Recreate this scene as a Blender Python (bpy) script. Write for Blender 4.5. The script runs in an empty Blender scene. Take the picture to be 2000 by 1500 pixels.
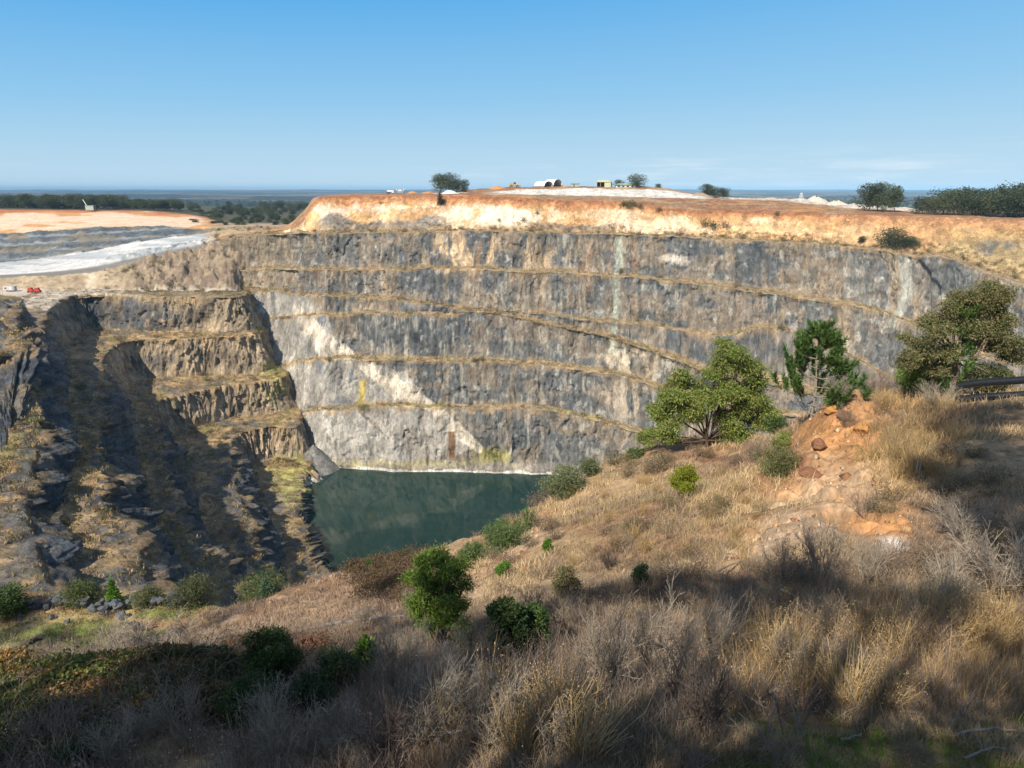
import bpy, math, random
import numpy as np
from mathutils import Vector, Matrix
R = math.radians
rng = np.random.default_rng(7)
random.seed(7)
scene = bpy.context.scene
COL = scene.collection

# ------------------------------------------------------------------ camera
F = 1333.0                                  # focal length in photo pixels (2000 wide)
PIT = math.atan(380 / F)                    # the camera looks down by this much
CP, SP = math.cos(PIT), math.sin(PIT)
cam = bpy.data.cameras.new('camera'); camo = bpy.data.objects.new('camera', cam); COL.objects.link(camo)
cam.sensor_width = 36; cam.lens = 36 * F / 2000
cam.clip_start = 0.1; cam.clip_end = 90000
camo.rotation_euler = (math.pi / 2 - PIT, 0, 0)
scene.camera = camo

def ray(px, py):
    a = (np.asarray(px, float) - 1000) / F; b = (750 - np.asarray(py, float)) / F
    return a, b * SP + CP, b * CP - SP
def P(px, py, Y=None, z=None):
    dx, dy, dz = ray(px, py)
    t = (np.asarray(Y, float) / dy) if Y is not None else (np.asarray(z, float) / dz)
    return np.stack(np.broadcast_arrays(dx * t, dy * t, dz * t), -1)
def tdep(py):
    _, dy, dz = ray(0, py); return -dz / dy
def proj(p):
    p = np.asarray(p, float)
    d = p[..., 1] * CP - p[..., 2] * SP; u = p[..., 1] * SP + p[..., 2] * CP
    return 1000 + F * p[..., 0] / d, 750 - F * u / d

# ------------------------------------------------------------------ noise
def _h(ix, iy, iz, s):
    v = (ix.astype(np.int64) * 374761393 + iy.astype(np.int64) * 668265263 + iz.astype(np.int64) * 1440662683 + s * 974634777) & 0xffffffff
    v = ((v ^ (v >> 13)) * 1274126177) & 0xffffffff
    v = ((v ^ (v >> 16)) * 2246822519) & 0xffffffff
    return ((v ^ (v >> 15)) & 0xffffff) / 16777215.0
def vn(x, y, z=0.0, s=0):
    x, y, z = np.broadcast_arrays(np.asarray(x, float), np.asarray(y, float), np.asarray(z, float))
    i, j, k = np.floor(x), np.floor(y), np.floor(z)
    fx, fy, fz = x - i, y - j, z - k
    fx, fy, fz = [f * f * f * (f * (f * 6 - 15) + 10) for f in (fx, fy, fz)]
    flat = not np.any(fz)
    def c(a, b, d): return _h(i + a, j + b, k + d, s)
    def pl(d): return (c(0, 0, d) * (1 - fx) + c(1, 0, d) * fx) * (1 - fy) + (c(0, 1, d) * (1 - fx) + c(1, 1, d) * fx) * fy
    return pl(0) if flat else pl(0) * (1 - fz) + pl(1) * fz
def fbm(x, y, z=0.0, o=4, s=0, g=.5):
    t = 0; a = 1; n = 0; m = 1
    for q in range(o):
        t = t + a * vn(np.asarray(x) * m + q * 7.3, np.asarray(y) * m + q * 3.1, np.asarray(z) * m, s + q); n += a; a *= g; m *= 2.03
    return t / n
def sm(a, b, x): t = np.clip((np.asarray(x, float) - a) / (b - a), 0, 1); return t * t * (3 - 2 * t)
def lerp(a, b, t): t = np.asarray(t)[..., None] if np.ndim(b) == 1 or np.ndim(a) == 1 or np.ndim(b) > np.ndim(t) else t; return a * (1 - t) + b * t
def C(*v): return np.array(v, float)
def mix(base, colour, m): return base * (1 - m[..., None]) + np.asarray(colour, float) * m[..., None]
def blob(px, py, cx, cy, rx, ry, soft=.5):
    return 1 - sm(1 - soft, 1 + soft, np.hypot((px - cx) / rx, (py - cy) / ry))
def inpoly(px, py, pts):
    n = len(pts); r = np.zeros(np.shape(px), bool); j = n - 1
    for i in range(n):
        xi, yi = pts[i]; xj, yj = pts[j]
        r ^= ((yi > py) != (yj > py)) & (px < (xj - xi) * (py - yi) / ((yj - yi) or 1e-9) + xi); j = i
    return r.astype(float)

# ------------------------------------------------------------------ meshes
def tagk(o, kind): o['kind'] = kind; return o
def tag(o, label=None, cat=None, group=None, kind=None):
    if label: o['label'] = label
    if cat: o['category'] = cat
    if group: o['group'] = group
    if kind: o['kind'] = kind
    return o
def mesh_np(name, V, faces, nv, col=None, mat=None, smooth=False, midx=None):
    """V (n,3); faces flat int array, nv verts per face (int or array)."""
    me = bpy.data.meshes.new(name); V = np.ascontiguousarray(V, np.float32)
    faces = np.ascontiguousarray(faces, np.int32).ravel()
    me.vertices.add(len(V)); me.vertices.foreach_set('co', V.ravel())
    nf = len(faces) // nv if np.isscalar(nv) else len(nv)
    tot = np.full(nf, nv, np.int32) if np.isscalar(nv) else np.asarray(nv, np.int32)
    st = np.concatenate([[0], np.cumsum(tot)[:-1]]).astype(np.int32)
    me.loops.add(len(faces)); me.loops.foreach_set('vertex_index', faces)
    me.polygons.add(nf); me.polygons.foreach_set('loop_start', st); me.polygons.foreach_set('loop_total', tot)
    if smooth: me.polygons.foreach_set('use_smooth', np.ones(nf, bool))
    if col is not None:
        at = me.color_attributes.new('Col', 'FLOAT_COLOR', 'POINT')
        c = np.ones((len(V), 4), np.float32); c[:, :3] = np.asarray(col).reshape(-1, 3); at.data.foreach_set('color', c.ravel())
    for m in (mat if isinstance(mat, (list, tuple)) else [mat]):
        if m: me.materials.append(m)
    if midx is not None: me.polygons.foreach_set('material_index', np.asarray(midx, np.int32))
    me.update(calc_edges=True); me.validate()
    return me
def ob(name, me, parent=None, loc=None, rot=None, scale=None):
    o = bpy.data.objects.new(name, me); COL.objects.link(o)
    if parent: o.parent = parent
    if loc is not None: o.location = [float(v) for v in loc]
    if rot is not None: o.rotation_euler = rot
    if scale is not None: o.scale = scale if hasattr(scale, '__len__') else (scale,) * 3
    return o
def gridfaces(n, m):
    i = np.arange(n - 1)[:, None] * m + np.arange(m - 1)[None]
    return np.stack([i, i + 1, i + m + 1, i + m], -1).reshape(-1, 4)
def grid(name, G, col, mat, smooth=True, flip=False):
    n, m = G.shape[:2]; f = gridfaces(n, m)
    if flip: f = f[:, ::-1]
    return ob(name, mesh_np(name, G.reshape(-1, 3), f, 4, col, mat, smooth))
def gnormal(G):
    du = np.gradient(G, axis=0); dv = np.gradient(G, axis=1)
    n = np.cross(dv, du); return n / np.maximum(np.linalg.norm(n, axis=-1, keepdims=True), 1e-9)
def cr(ts, pts, t):
    """monotone-ish Hermite through (ts, pts)"""
    ts = np.asarray(ts, float); pts = np.asarray(pts, float); t = np.clip(t, ts[0], ts[-1])
    h = np.diff(ts); sh = (h,) if pts.ndim == 1 else (h[:, None],)
    d = np.diff(pts, axis=0) / sh[0]
    m = np.zeros_like(pts); m[0] = d[0]; m[-1] = d[-1]
    hh0 = h[:-1] if pts.ndim == 1 else h[:-1, None]; hh1 = h[1:] if pts.ndim == 1 else h[1:, None]
    a, b = d[:-1], d[1:]
    w = np.where(a * b > 0, 2 * a * b / np.where(np.abs(a + b) < 1e-12, 1e-12, a + b), 0) if pts.ndim == 1 else (hh1 * a + hh0 * b) / (hh0 + hh1)
    m[1:-1] = w
    k = np.clip(np.searchsorted(ts, t, side='right') - 1, 0, len(ts) - 2)
    u = (t - ts[k]) / h[k]; hk = h[k]
    if pts.ndim > 1: u = u[:, None]; hk = hk[:, None]
    return (2*u**3-3*u**2+1)*pts[k] + (u**3-2*u**2+u)*hk*m[k] + (-2*u**3+3*u**2)*pts[k+1] + (u**3-u**2)*hk*m[k+1]
def trace(pts, x):
    p = np.array(pts, float); return cr(p[:, 0], p[:, 1], x)

# ------------------------------------------------------------------ materials
def newmat(name):
    m = bpy.data.materials.new(name); m.use_nodes = True; nt = m.node_tree
    return m, nt, nt.nodes['Principled BSDF']
def nd(nt, t, **kw):
    n = nt.nodes.new(t)
    for k, v in kw.items():
        if k in n.inputs.keys(): n.inputs[k].default_value = v
        else: setattr(n, k, v)
    return n
def terrain_mat(name, rough=.95, fine=2.0, stretch=(1, 1, 1), amt=.5, bump=.4, bdist=.3, spots=None, coarse=None):
    """albedo from the 'Col' attribute, broken up by two sizes of noise, with bump"""
    m, nt, b = newmat(name); L = nt.links.new
    at = nd(nt, 'ShaderNodeAttribute', attribute_name='Col')
    tc = nd(nt, 'ShaderNodeTexCoord'); mp = nd(nt, 'ShaderNodeMapping'); mp.inputs['Scale'].default_value = stretch
    L(tc.outputs['Object'], mp.inputs['Vector'])
    n1 = nd(nt, 'ShaderNodeTexNoise', Scale=fine, Detail=6.0, Roughness=.65); L(mp.outputs[0], n1.inputs['Vector'])
    n2 = nd(nt, 'ShaderNodeTexNoise', Scale=(coarse or fine * .13), Detail=4.0, Roughness=.6); L(mp.outputs[0], n2.inputs['Vector'])
    mr = nd(nt, 'ShaderNodeMapRange'); mr.inputs['From Min'].default_value = .28; mr.inputs['From Max'].default_value = .72
    mr.inputs['To Min'].default_value = 1 - amt; mr.inputs['To Max'].default_value = 1 + amt; L(n1.outputs['Fac'], mr.inputs['Value'])
    mr2 = nd(nt, 'ShaderNodeMapRange'); mr2.inputs['From Min'].default_value = .3; mr2.inputs['From Max'].default_value = .7
    mr2.inputs['To Min'].default_value = 1 - amt * .6; mr2.inputs['To Max'].default_value = 1 + amt * .6; L(n2.outputs['Fac'], mr2.inputs['Value'])
    mu = nd(nt, 'ShaderNodeMath', operation='MULTIPLY'); L(mr.outputs[0], mu.inputs[0]); L(mr2.outputs[0], mu.inputs[1])
    vm = nd(nt, 'ShaderNodeVectorMath', operation='SCALE'); L(at.outputs['Color'], vm.inputs[0]); L(mu.outputs[0], vm.inputs['Scale'])
    out = vm.outputs[0]
    L(out, b.inputs['Base Color']); b.inputs['Roughness'].default_value = rough; b.inputs['Specular IOR Level'].default_value = .15
    bp = nd(nt, 'ShaderNodeBump', Strength=bump, Distance=bdist); L(n1.outputs['Fac'], bp.inputs['Height']); L(bp.outputs[0], b.inputs['Normal'])
    return m
def crack_mat(name, scale, cstretch, **kw):
    m = terrain_mat(name, **kw); nt = m.node_tree; L = nt.links.new; b = nt.nodes['Principled BSDF']
    src = b.inputs['Base Color'].links[0].from_socket; bmp = b.inputs['Normal'].links[0].from_node
    tc = nd(nt, 'ShaderNodeTexCoord'); mp = nd(nt, 'ShaderNodeMapping'); mp.inputs['Scale'].default_value = cstretch; L(tc.outputs['Object'], mp.inputs[0])
    nz = nd(nt, 'ShaderNodeTexNoise', Scale=scale * .8, Detail=3.0); L(mp.outputs[0], nz.inputs['Vector'])
    ad = nd(nt, 'ShaderNodeVectorMath', operation='MULTIPLY_ADD'); L(nz.outputs['Color'], ad.inputs[0]); ad.inputs[1].default_value = (1.2 / scale,) * 3; L(mp.outputs[0], ad.inputs[2])
    vo = nd(nt, 'ShaderNodeTexVoronoi', feature='F1', Scale=scale); L(ad.outputs[0], vo.inputs['Vector'])
    sp = nd(nt, 'ShaderNodeSeparateColor'); L(vo.outputs['Color'], sp.inputs[0])
    b2 = nd(nt, 'ShaderNodeBump', Strength=.75, Distance=kw.get('bdist', 1) * 1.3); L(sp.outputs[0], b2.inputs['Height']); L(bmp.outputs[0], b2.inputs['Normal']); L(b2.outputs[0], b.inputs['Normal'])
    mr = nd(nt, 'ShaderNodeMapRange'); mr.inputs['To Min'].default_value = .72; mr.inputs['To Max'].default_value = 1.28; L(sp.outputs[1], mr.inputs['Value'])
    vm = nd(nt, 'ShaderNodeVectorMath', operation='SCALE'); L(src, vm.inputs[0]); L(mr.outputs[0], vm.inputs['Scale']); L(vm.outputs[0], b.inputs['Base Color'])
    return m
def plain_mat(name, col, rough=.7, metal=0, noise=.25, scale=6, spec=.3):
    m, nt, b = newmat(name); L = nt.links.new
    tc = nd(nt, 'ShaderNodeTexCoord'); n1 = nd(nt, 'ShaderNodeTexNoise', Scale=scale, Detail=5.0); L(tc.outputs['Object'], n1.inputs['Vector'])
    mr = nd(nt, 'ShaderNodeMapRange'); mr.inputs['From Min'].default_value = .3; mr.inputs['From Max'].default_value = .7
    mr.inputs['To Min'].default_value = 1 - noise; mr.inputs['To Max'].default_value = 1 + noise; L(n1.outputs['Fac'], mr.inputs['Value'])
    vm = nd(nt, 'ShaderNodeVectorMath', operation='SCALE'); vm.inputs[0].default_value = col; L(mr.outputs[0], vm.inputs['Scale'])
    L(vm.outputs[0], b.inputs['Base Color']); b.inputs['Roughness'].default_value = rough; b.inputs['Metallic'].default_value = metal
    b.inputs['Specular IOR Level'].default_value = spec
    return m
def leaf_mat(name, transl=.25, rough=.6, var=.35):
    """foliage: albedo from 'Col' varied per leaf clump, some light passes through"""
    m, nt, b = newmat(name); L = nt.links.new
    at = nd(nt, 'ShaderNodeAttribute', attribute_name='Col')
    oi = nd(nt, 'ShaderNodeObjectInfo')
    mr = nd(nt, 'ShaderNodeMapRange'); mr.inputs['To Min'].default_value = 1 - var * .6; mr.inputs['To Max'].default_value = 1 + var * .6
    L(oi.outputs['Random'], mr.inputs['Value'])
    vm = nd(nt, 'ShaderNodeVectorMath', operation='SCALE'); L(at.outputs['Color'], vm.inputs[0]); L(mr.outputs[0], vm.inputs['Scale'])
    L(vm.outputs[0], b.inputs['Base Color']); b.inputs['Roughness'].default_value = rough; b.inputs['Specular IOR Level'].default_value = .2
    if transl:
        tr = nd(nt, 'ShaderNodeBsdfTranslucent'); L(vm.outputs[0], tr.inputs['Color'])
        mx = nd(nt, 'ShaderNodeMixShader', Fac=transl); L(b.outputs[0], mx.inputs[1]); L(tr.outputs[0], mx.inputs[2])
        L(mx.outputs[0], nt.nodes['Material Output'].inputs['Surface'])
    return m

# ------------------------------------------------------------------ light
HAZE = 6e-5
AZ, EL = R(36), R(44.5)                       # the sun: behind the camera, to the left
SUN = Vector((-math.sin(AZ) * math.cos(EL), -math.cos(AZ) * math.cos(EL), math.sin(EL)))
sd = bpy.data.lights.new('sun', 'SUN'); sd.energy = 4.6; sd.angle = R(.53); sd.color = (1, .905, .77)
so = bpy.data.objects.new('sun', sd); COL.objects.link(so); so.rotation_euler = SUN.to_track_quat('Z', 'Y').to_euler()
w = bpy.data.worlds.new('World'); scene.world = w; w.use_nodes = True; nt = w.node_tree; L = nt.links.new
bg = nt.nodes['Background']
sky = nd(nt, 'ShaderNodeTexSky', sky_type='NISHITA', sun_disc=False)
sky.sun_elevation = EL; sky.sun_rotation = math.atan2(SUN.x, SUN.y); sky.altitude = 0; sky.air_density = 1.0; sky.dust_density = 0.0; sky.ozone_density = 1.6
hs = nd(nt, 'ShaderNodeHueSaturation', Saturation=.8, Value=1.0, Hue=.5); L(sky.outputs[0], hs.inputs['Color'])
tc = nd(nt, 'ShaderNodeTexCoord'); sx = nd(nt, 'ShaderNodeSeparateXYZ'); L(tc.outputs['Generated'], sx.inputs[0])
# clear low sky: pale at the horizon, deep blue higher up and away to the left
xm = nd(nt, 'ShaderNodeMath', operation='MULTIPLY_ADD'); L(sx.outputs['X'], xm.inputs[0]); xm.inputs[1].default_value = -.2; xm.inputs[2].default_value = 1
zm = nd(nt, 'ShaderNodeMath', operation='MULTIPLY'); L(sx.outputs['Z'], zm.inputs[0]); L(xm.outputs[0], zm.inputs[1])
rp = nd(nt, 'ShaderNodeValToRGB'); L(zm.outputs[0], rp.inputs[0]); e = rp.color_ramp.elements
for i, (p_, c_) in enumerate([(0, (.58, .76, .88)), (.05, (.46, .69, .86)), (.12, (.29, .585, .86)), (.235, (.125, .44, .83)), (.42, (.06, .27, .66))]):
    q_ = e[i] if i < 2 else e.new(p_); q_.position = p_; q_.color = (*c_, 1)
sc10 = nd(nt, 'ShaderNodeVectorMath', operation='SCALE'); sc10.inputs['Scale'].default_value = 10. / 1.32 * .1 / .115; L(rp.outputs[0], sc10.inputs[0])
zb = nd(nt, 'ShaderNodeMapRange', interpolation_type='SMOOTHSTEP'); zb.inputs['From Min'].default_value = .22; zb.inputs['From Max'].default_value = .5; L(sx.outputs['Z'], zb.inputs['Value'])
lowmix = nd(nt, 'ShaderNodeMix', data_type='RGBA'); L(zb.outputs[0], lowmix.inputs['Factor']); L(sc10.outputs[0], lowmix.inputs['A']); L(hs.outputs[0], lowmix.inputs['B'])
# thin streaky cloud low in the sky
mp = nd(nt, 'ShaderNodeMapping'); mp.inputs['Scale'].default_value = (1, 1, 13); L(tc.outputs['Generated'], mp.inputs[0])
cn = nd(nt, 'ShaderNodeTexNoise', Scale=7.0, Detail=8.0, Roughness=.62, Distortion=.3); L(mp.outputs[0], cn.inputs['Vector'])
c1 = nd(nt, 'ShaderNodeMapRange', interpolation_type='SMOOTHSTEP'); c1.inputs['From Min'].default_value = .47; c1.inputs['From Max'].default_value = .74; L(cn.outputs['Fac'], c1.inputs['Value'])
c2 = nd(nt, 'ShaderNodeMapRange', interpolation_type='SMOOTHSTEP'); c2.inputs['From Min'].default_value = .065; c2.inputs['From Max'].default_value = .02; L(sx.outputs['Z'], c2.inputs['Value'])
c4 = nd(nt, 'ShaderNodeMapRange', interpolation_type='SMOOTHSTEP'); c4.inputs['From Min'].default_value = -.35; c4.inputs['From Max'].default_value = .35; c4.inputs['To Min'].default_value = .1; L(sx.outputs['X'], c4.inputs['Value'])
c3 = nd(nt, 'ShaderNodeMath', operation='MULTIPLY'); L(c1.outputs[0], c3.inputs[0]); L(c2.outputs[0], c3.inputs[1])
c5 = nd(nt, 'ShaderNodeMath', operation='MULTIPLY'); L(c3.outputs[0], c5.inputs[0]); L(c4.outputs[0], c5.inputs[1])
c6 = nd(nt, 'ShaderNodeMath', operation='MULTIPLY'); L(c5.outputs[0], c6.inputs[0]); c6.inputs[1].default_value = .75
mxc = nd(nt, 'ShaderNodeMix', data_type='RGBA'); L(c6.outputs[0], mxc.inputs['Factor']); L(lowmix.outputs['Result'], mxc.inputs['A']); mxc.inputs['B'].default_value = (5.3, 5.9, 6.4, 1)
L(mxc.outputs['Result'], bg.inputs['Color']); bg.inputs['Strength'].default_value = .115
scene.view_settings.view_transform = 'Standard'; scene.view_settings.look = 'None'; scene.view_settings.exposure = .4
scene.cycles.max_bounces = 6; scene.cycles.transparent_max_bounces = 12
# ================================================================== TERRAIN
GREY = C(.132, .130, .119); BLUE = C(.098, .104, .105); TAN = C(.36, .26, .155); STRAW = C(.47, .315, .15); PALE = C(.40, .355, .29)
ORANGE = C(.53, .31, .14); CREAM = C(.76, .56, .36); RED = C(.30, .125, .06); LIME = C(.34, .31, .10); OLIVE = C(.17, .14, .07)
rock = crack_mat('cut_rock', .45, (1, 1, .3), fine=1.1, stretch=(1, 1, .3), amt=.42, bump=.7, bdist=1.0, coarse=.12)
soil = terrain_mat('bare_soil', fine=.5, amt=.28, bump=.35, bdist=.6)

# ---- the far wall: crest lines of its benches traced, set back bench by bench from the water's edge
pxs = np.arange(430, 2262, 2.0)
BASEY = trace([(430, 400), (500, 394), (560, 384), (600, 367), (640, 356), (700, 352), (1060, 345), (1300, 330), (1600, 300), (1800, 272), (2000, 236), (2262, 190)], pxs) + 4.5 * (fbm(pxs / 45, 2.2, s=11, o=4) - .5)
LV = {
 'C1': [(430, 845), (560, 818), (620, 805), (700, 800), (780, 796), (860, 797), (960, 799), (1050, 803), (1130, 815), (1200, 832), (1260, 848), (1400, 875), (1600, 900), (2000, 960), (2262, 1000)],
 'C2': [(430, 730), (560, 712), (640, 704), (690, 703), (760, 706), (850, 707), (920, 708), (1000, 712), (1100, 720), (1180, 729), (1240, 742), (1290, 756), (1400, 790), (1600, 822), (2000, 875), (2262, 910)],
 'C3': [(430, 640), (560, 622), (640, 615), (720, 615), (800, 616), (880, 614), (930, 612), (1000, 622), (1080, 637), (1150, 652), (1210, 668), (1290, 697), (1400, 735), (1600, 772), (2000, 825), (2262, 850)],
 'R':  [(430, 568), (500, 571), (560, 575), (640, 578), (720, 582), (800, 590), (860, 599), (930, 610), (1000, 620), (1080, 635), (1150, 650), (1210, 665), (1290, 694), (1400, 732), (1600, 768), (2000, 820), (2262, 845)],
 'C4': [(430, 567), (560, 574), (720, 581), (860, 597), (950, 604), (1050, 613), (1080, 619), (1150, 625), (1210, 631), (1300, 643), (1416, 655), (1496, 641), (1556, 652), (1650, 690), (1750, 745), (2000, 805), (2262, 832)],
 'C5': [(430, 524), (470, 528), (560, 527), (640, 527), (720, 527), (900, 526), (1000, 530), (1100, 534), (1200, 539), (1300, 549), (1400, 561), (1500, 574), (1600, 588), (1680, 601), (1752, 622), (1800, 645), (1900, 690), (2000, 715), (2262, 740)],
 'C6': [(430, 470), (470, 461), (600, 456), (700, 455), (800, 453), (900, 452), (1000, 453), (1100, 454), (1200, 457), (1300, 462), (1400, 468), (1500, 472), (1600, 478), (1700, 487), (1760, 499), (1850, 506), (1900, 524), (1960, 546), (2000, 560), (2262, 640)],
 'TOP': [(430, 467), (500, 456), (560, 447), (585, 436), (600, 412), (612, 392), (630, 384), (700, 383), (800, 383), (900, 383), (1000, 386), (1100, 391), (1200, 394), (1250, 399), (1300, 408), (1400, 413), (1500, 416), (1600, 418), (1700, 421), (1800, 424), (1900, 427), (2000, 430), (2262, 438)],
}
SL = dict(C1=2.2, C2=2.2, C3=2.2, R=2.2, C4=2.2, C5=2.3, C6=2.3, TOP=.85)
def bw(k):     # width of the berm behind crest k along the wall
    on = sm(480, 720, pxs)
    return {'C1': 6 * on, 'C2': 8 * on, 'C3': 6 * on * (1 - sm(880, 930, pxs)) + .05, 'R': 8 + 0 * pxs, 'C4': 6 * sm(1000, 1080, pxs) + .05,
            'C5': 9 - 4 * sm(1650, 1760, pxs), 'C6': 11 + 8 * sm(1700, 1900, pxs), 'TOP': 0 * pxs}[k]
rows = []; kinds = []
Y0 = BASEY; z0 = np.full_like(pxs, -150.6)
def atpx(Y, z): # point of column px at depth Y and height z
    d = Y * CP - z * SP; return np.stack([(pxs - 1000) / F * d, Y, z], -1)
rows.append(atpx(BASEY - 5, np.full_like(pxs, -156.))); rows.append(atpx(Y0, z0)); kinds.append(('under', 3))
jr = {k: (fbm(pxs / 60, 3.3 + i * 5, s=20 + i) - .5) + .45 * (fbm(pxs / 9, 1.3 + i * 5, s=120 + i, o=3) - .5) for i, k in enumerate(LV)}
for k in LV:
    py = trace(LV[k], pxs) + jr[k] * (9 if k != 'TOP' else 3); t = tdep(py); s = SL[k]
    Y1 = (s * Y0 - z0) / (s + t); Y1 = np.maximum(Y1, Y0 + .03); z1 = np.minimum(np.maximum(z0 + s * (Y1 - Y0), z0), np.where(k == 'TOP', 50, 50))
    px_h = np.abs(np.median(np.diff([proj(atpx(Y0, z0))[1], proj(atpx(Y1, z1))[1]], axis=0)))
    rows.append(atpx(Y1, z1)); kinds.append((k, int(max(5, px_h / 2.0))))
    if k != 'TOP':
        b = bw(k); Y0 = Y1 + b; z0 = z1 + b * .04
        rows.append(atpx(Y0, z0)); kinds.append(('berm' + k, 5))
TOPROW = rows[-1]
# the plateau behind the top edge, up to its skyline and down behind it
SKY = trace([(430, 462), (560, 440), (600, 404), (612, 388), (640, 381), (700, 379), (780, 378), (850, 376), (900, 372), (950, 368), (1000, 366), (1050, 365), (1100, 364.5), (1250, 364.5), (1300, 368), (1370, 380), (1420, 387), (1500, 388), (1560, 389), (1620, 396), (1700, 402), (1800, 408), (1900, 412), (2000, 412), (2262, 414)], pxs)
MID = trace([(430, 465), (560, 443), (600, 409), (612, 391), (640, 383), (700, 381.5), (780, 380.5), (850, 380), (900, 379), (1000, 380), (1100, 382), (1200, 384), (1300, 387), (1370, 388.5), (1420, 391), (1500, 394), (1600, 405), (1700, 413), (1800, 417), (2000, 422), (2262, 428)], pxs)
Yt = TOPROW[:, 1]
Ym = Yt + trace([(430, 12), (600, 12), (700, 25), (1000, 45), (1400, 50), (1700, 45), (2262, 30)], pxs)
Ys = Ym + trace([(430, 30), (600, 30), (700, 50), (900, 60), (1300, 60), (1500, 110), (1800, 70), (2262, 60)], pxs)
rows += [atpx(Ym, -tdep(MID) * Ym), atpx(Ys, -tdep(SKY) * Ys), atpx(Ys + 60, -tdep(SKY) * Ys - 3 - 6 * sm(700, 600, pxs)), atpx(Ys + 260, np.full_like(pxs, -62.))]
kinds += [('mid', 14), ('sky', 14), ('back', 5), ('down', 4)]
G = [rows[0][None]]; seg = [np.array([0])]; fr = [np.array([0.])]
for i, (k, n) in enumerate(kinds):
    t = np.arange(1, n + 1)[:, None, None] / n
    if k == 'sky': tt = t
    G.append(rows[i] * (1 - t) + rows[i + 1] * t); seg.append(np.full(n, i)); fr.append(t[:, 0, 0])
G = np.concatenate(G); seg = np.concatenate(seg); fr = np.concatenate(fr)
name = [k for k, n in kinds]; isface = np.array([name[i] in ('C1', 'C2', 'C3', 'R', 'C4', 'C5', 'C6') for i in seg]); istop = np.array([name[i] == 'TOP' for i in seg])
isberm = np.array([name[i].startswith('berm') for i in seg]); isplat = np.array([name[i] in ('mid', 'sky', 'back', 'down') for i in seg])
ppx, ppy = proj(G)
S = np.concatenate([[0], np.cumsum(np.hypot(np.diff(BASEY), np.diff(atpx(BASEY, z0 * 0 - 150)[:, 0])))])[None] + 0 * G[..., 0]
z = G[..., 2]
# relief: upright ribs, fractured blocks, larger bulges
rib = np.abs(fbm(S / 5, z / 30, s=3, o=4) - .5) * 2
blk = vn(S / 9 + vn(S / 20, z / 9, s=8) * 2, z / 16, s=5)
big = fbm(S / 40, z / 50, s=4, o=3) - .5
fine = fbm(S / 1.6, z / 7, s=14, o=3) - .5
wgt = np.where(isface, 1.0, np.where(istop, .35, 0.0))[:, None] * np.ones_like(z)
wgt *= np.where(isface, np.minimum(1, 5 * (1 - fr) + .35) * np.minimum(1, fr * 4 + .15), 1)[:, None]
top_soft = np.where(istop, .5, 1)[:, None]
d = wgt * (-1.9 * rib + 1.3 * (blk - .5) + 6 * big * top_soft + 1.1 * fine)
def blocks(u, v, a, b, s):   # fractured faces: flat cells that stand at different depths
    uu = u / a + 1.1 * (fbm(u / a / 2.2, v / b / 2.2, s=s, o=3) - .5) * 2; vv = v / b + 1.1 * (fbm(u / a / 2.2, v / b / 2.2, s=s + 7, o=3) - .5) * 2
    return _h(np.floor(uu), np.floor(vv + _h(np.floor(uu), uu * 0, uu * 0, s + 3)), uu * 0, s + 5) - .5
d += wgt * top_soft * (1.2 * blocks(S, z, 4.2, 9., 201) + 1.1 * blocks(S, z, 1.8, 4.0, 211))
crk = np.abs(fbm(S / 9, z / 24, s=221, o=4) - .5); d -= wgt * top_soft * 1.6 * sm(.022, .004, crk) * sm(.45, .6, fbm(S / 60, z / 30, s=222))
rough_left = (1 - sm(520, 700, ppx)) * wgt
d += rough_left * 7 * (fbm(S / 14, z / 14, s=31, o=4) - .5)
scr = isface[:, None] * sm(700, 590, ppx) * sm(575, 640, ppy)
d *= (1 - .55 * scr)
d += np.where(isberm | isplat, 1, 0)[:, None] * .0
N = gnormal(G); N[..., 2] *= .3
if np.median(N[..., 1]) > 0: N = -N
G2 = G + N * d[..., None]
G2[..., 2] += np.where(isplat, 1, 0)[:, None] * (fbm(S / 9, G[..., 1] / 9, s=9) - .5) * 1.2 + np.where(isberm, 1, 0)[:, None] * (fbm(S / 3, G[..., 1] / 3, s=19) - .35) * 1.4
# colour
zb_ = z + seg[:, None] * 53.0; wp_ = (fbm(S / 14, zb_ / 14, s=40, o=3) - .5) * 7
st = fbm((S + wp_) / 5.5, zb_ / 42, s=41, o=5, g=.62); st2 = fbm(S / 30, zb_ / 40, s=43, o=3); st3 = fbm((S + wp_) / 2.2, zb_ / 12, s=45, o=4)
pat = fbm(S / 7, z / 9, s=46, o=4)
c = GREY * (0.72 + .6 * fbm(S / 18, z / 14, s=42, o=4))[..., None]
c = mix(c, BLUE, sm(.45, .62, fbm(S / 30, z / 22, s=47)) * .8)
up = sm(720, 560, ppy) * .5 + .25 * sm(1150, 1500, ppx)
tanm = sm(.53 - .11 * up, .68 - .06 * up, st * .62 + st2 * .38) * (.35 + .5 * up)
tanm = np.maximum(tanm, sm(.55, .75, st) * sm(.52, .6, st2) * .8)
c = mix(c, TAN * 1.0, tanm * (.55 + .45 * st3))
c = mix(c, C(.40, .21, .10), sm(.66, .8, fbm(S / 5, z / 45, s=52)) * .5 * up * 2 * sm(.4, .6, st2))
c = mix(c, C(.40, .37, .30), sm(.58, .74, fbm(S / 1.8, z / 15, s=51, o=4)) * sm(.45, .62, fbm(S / 26, z / 20, s=53)) * .6)
c = mix(c, C(.03, .033, .037), sm(.62, .76, pat) * .35)
c *= (.72 + .56 * fbm(S / 1.3, z / 2.6, s=48, o=4))[..., None]
c = mix(c, C(.29, .22, .145), sm(.48, .62, fbm(S / 13 + wp_ * .1, zb_ / 8, s=49, o=4)) * .5)
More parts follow.
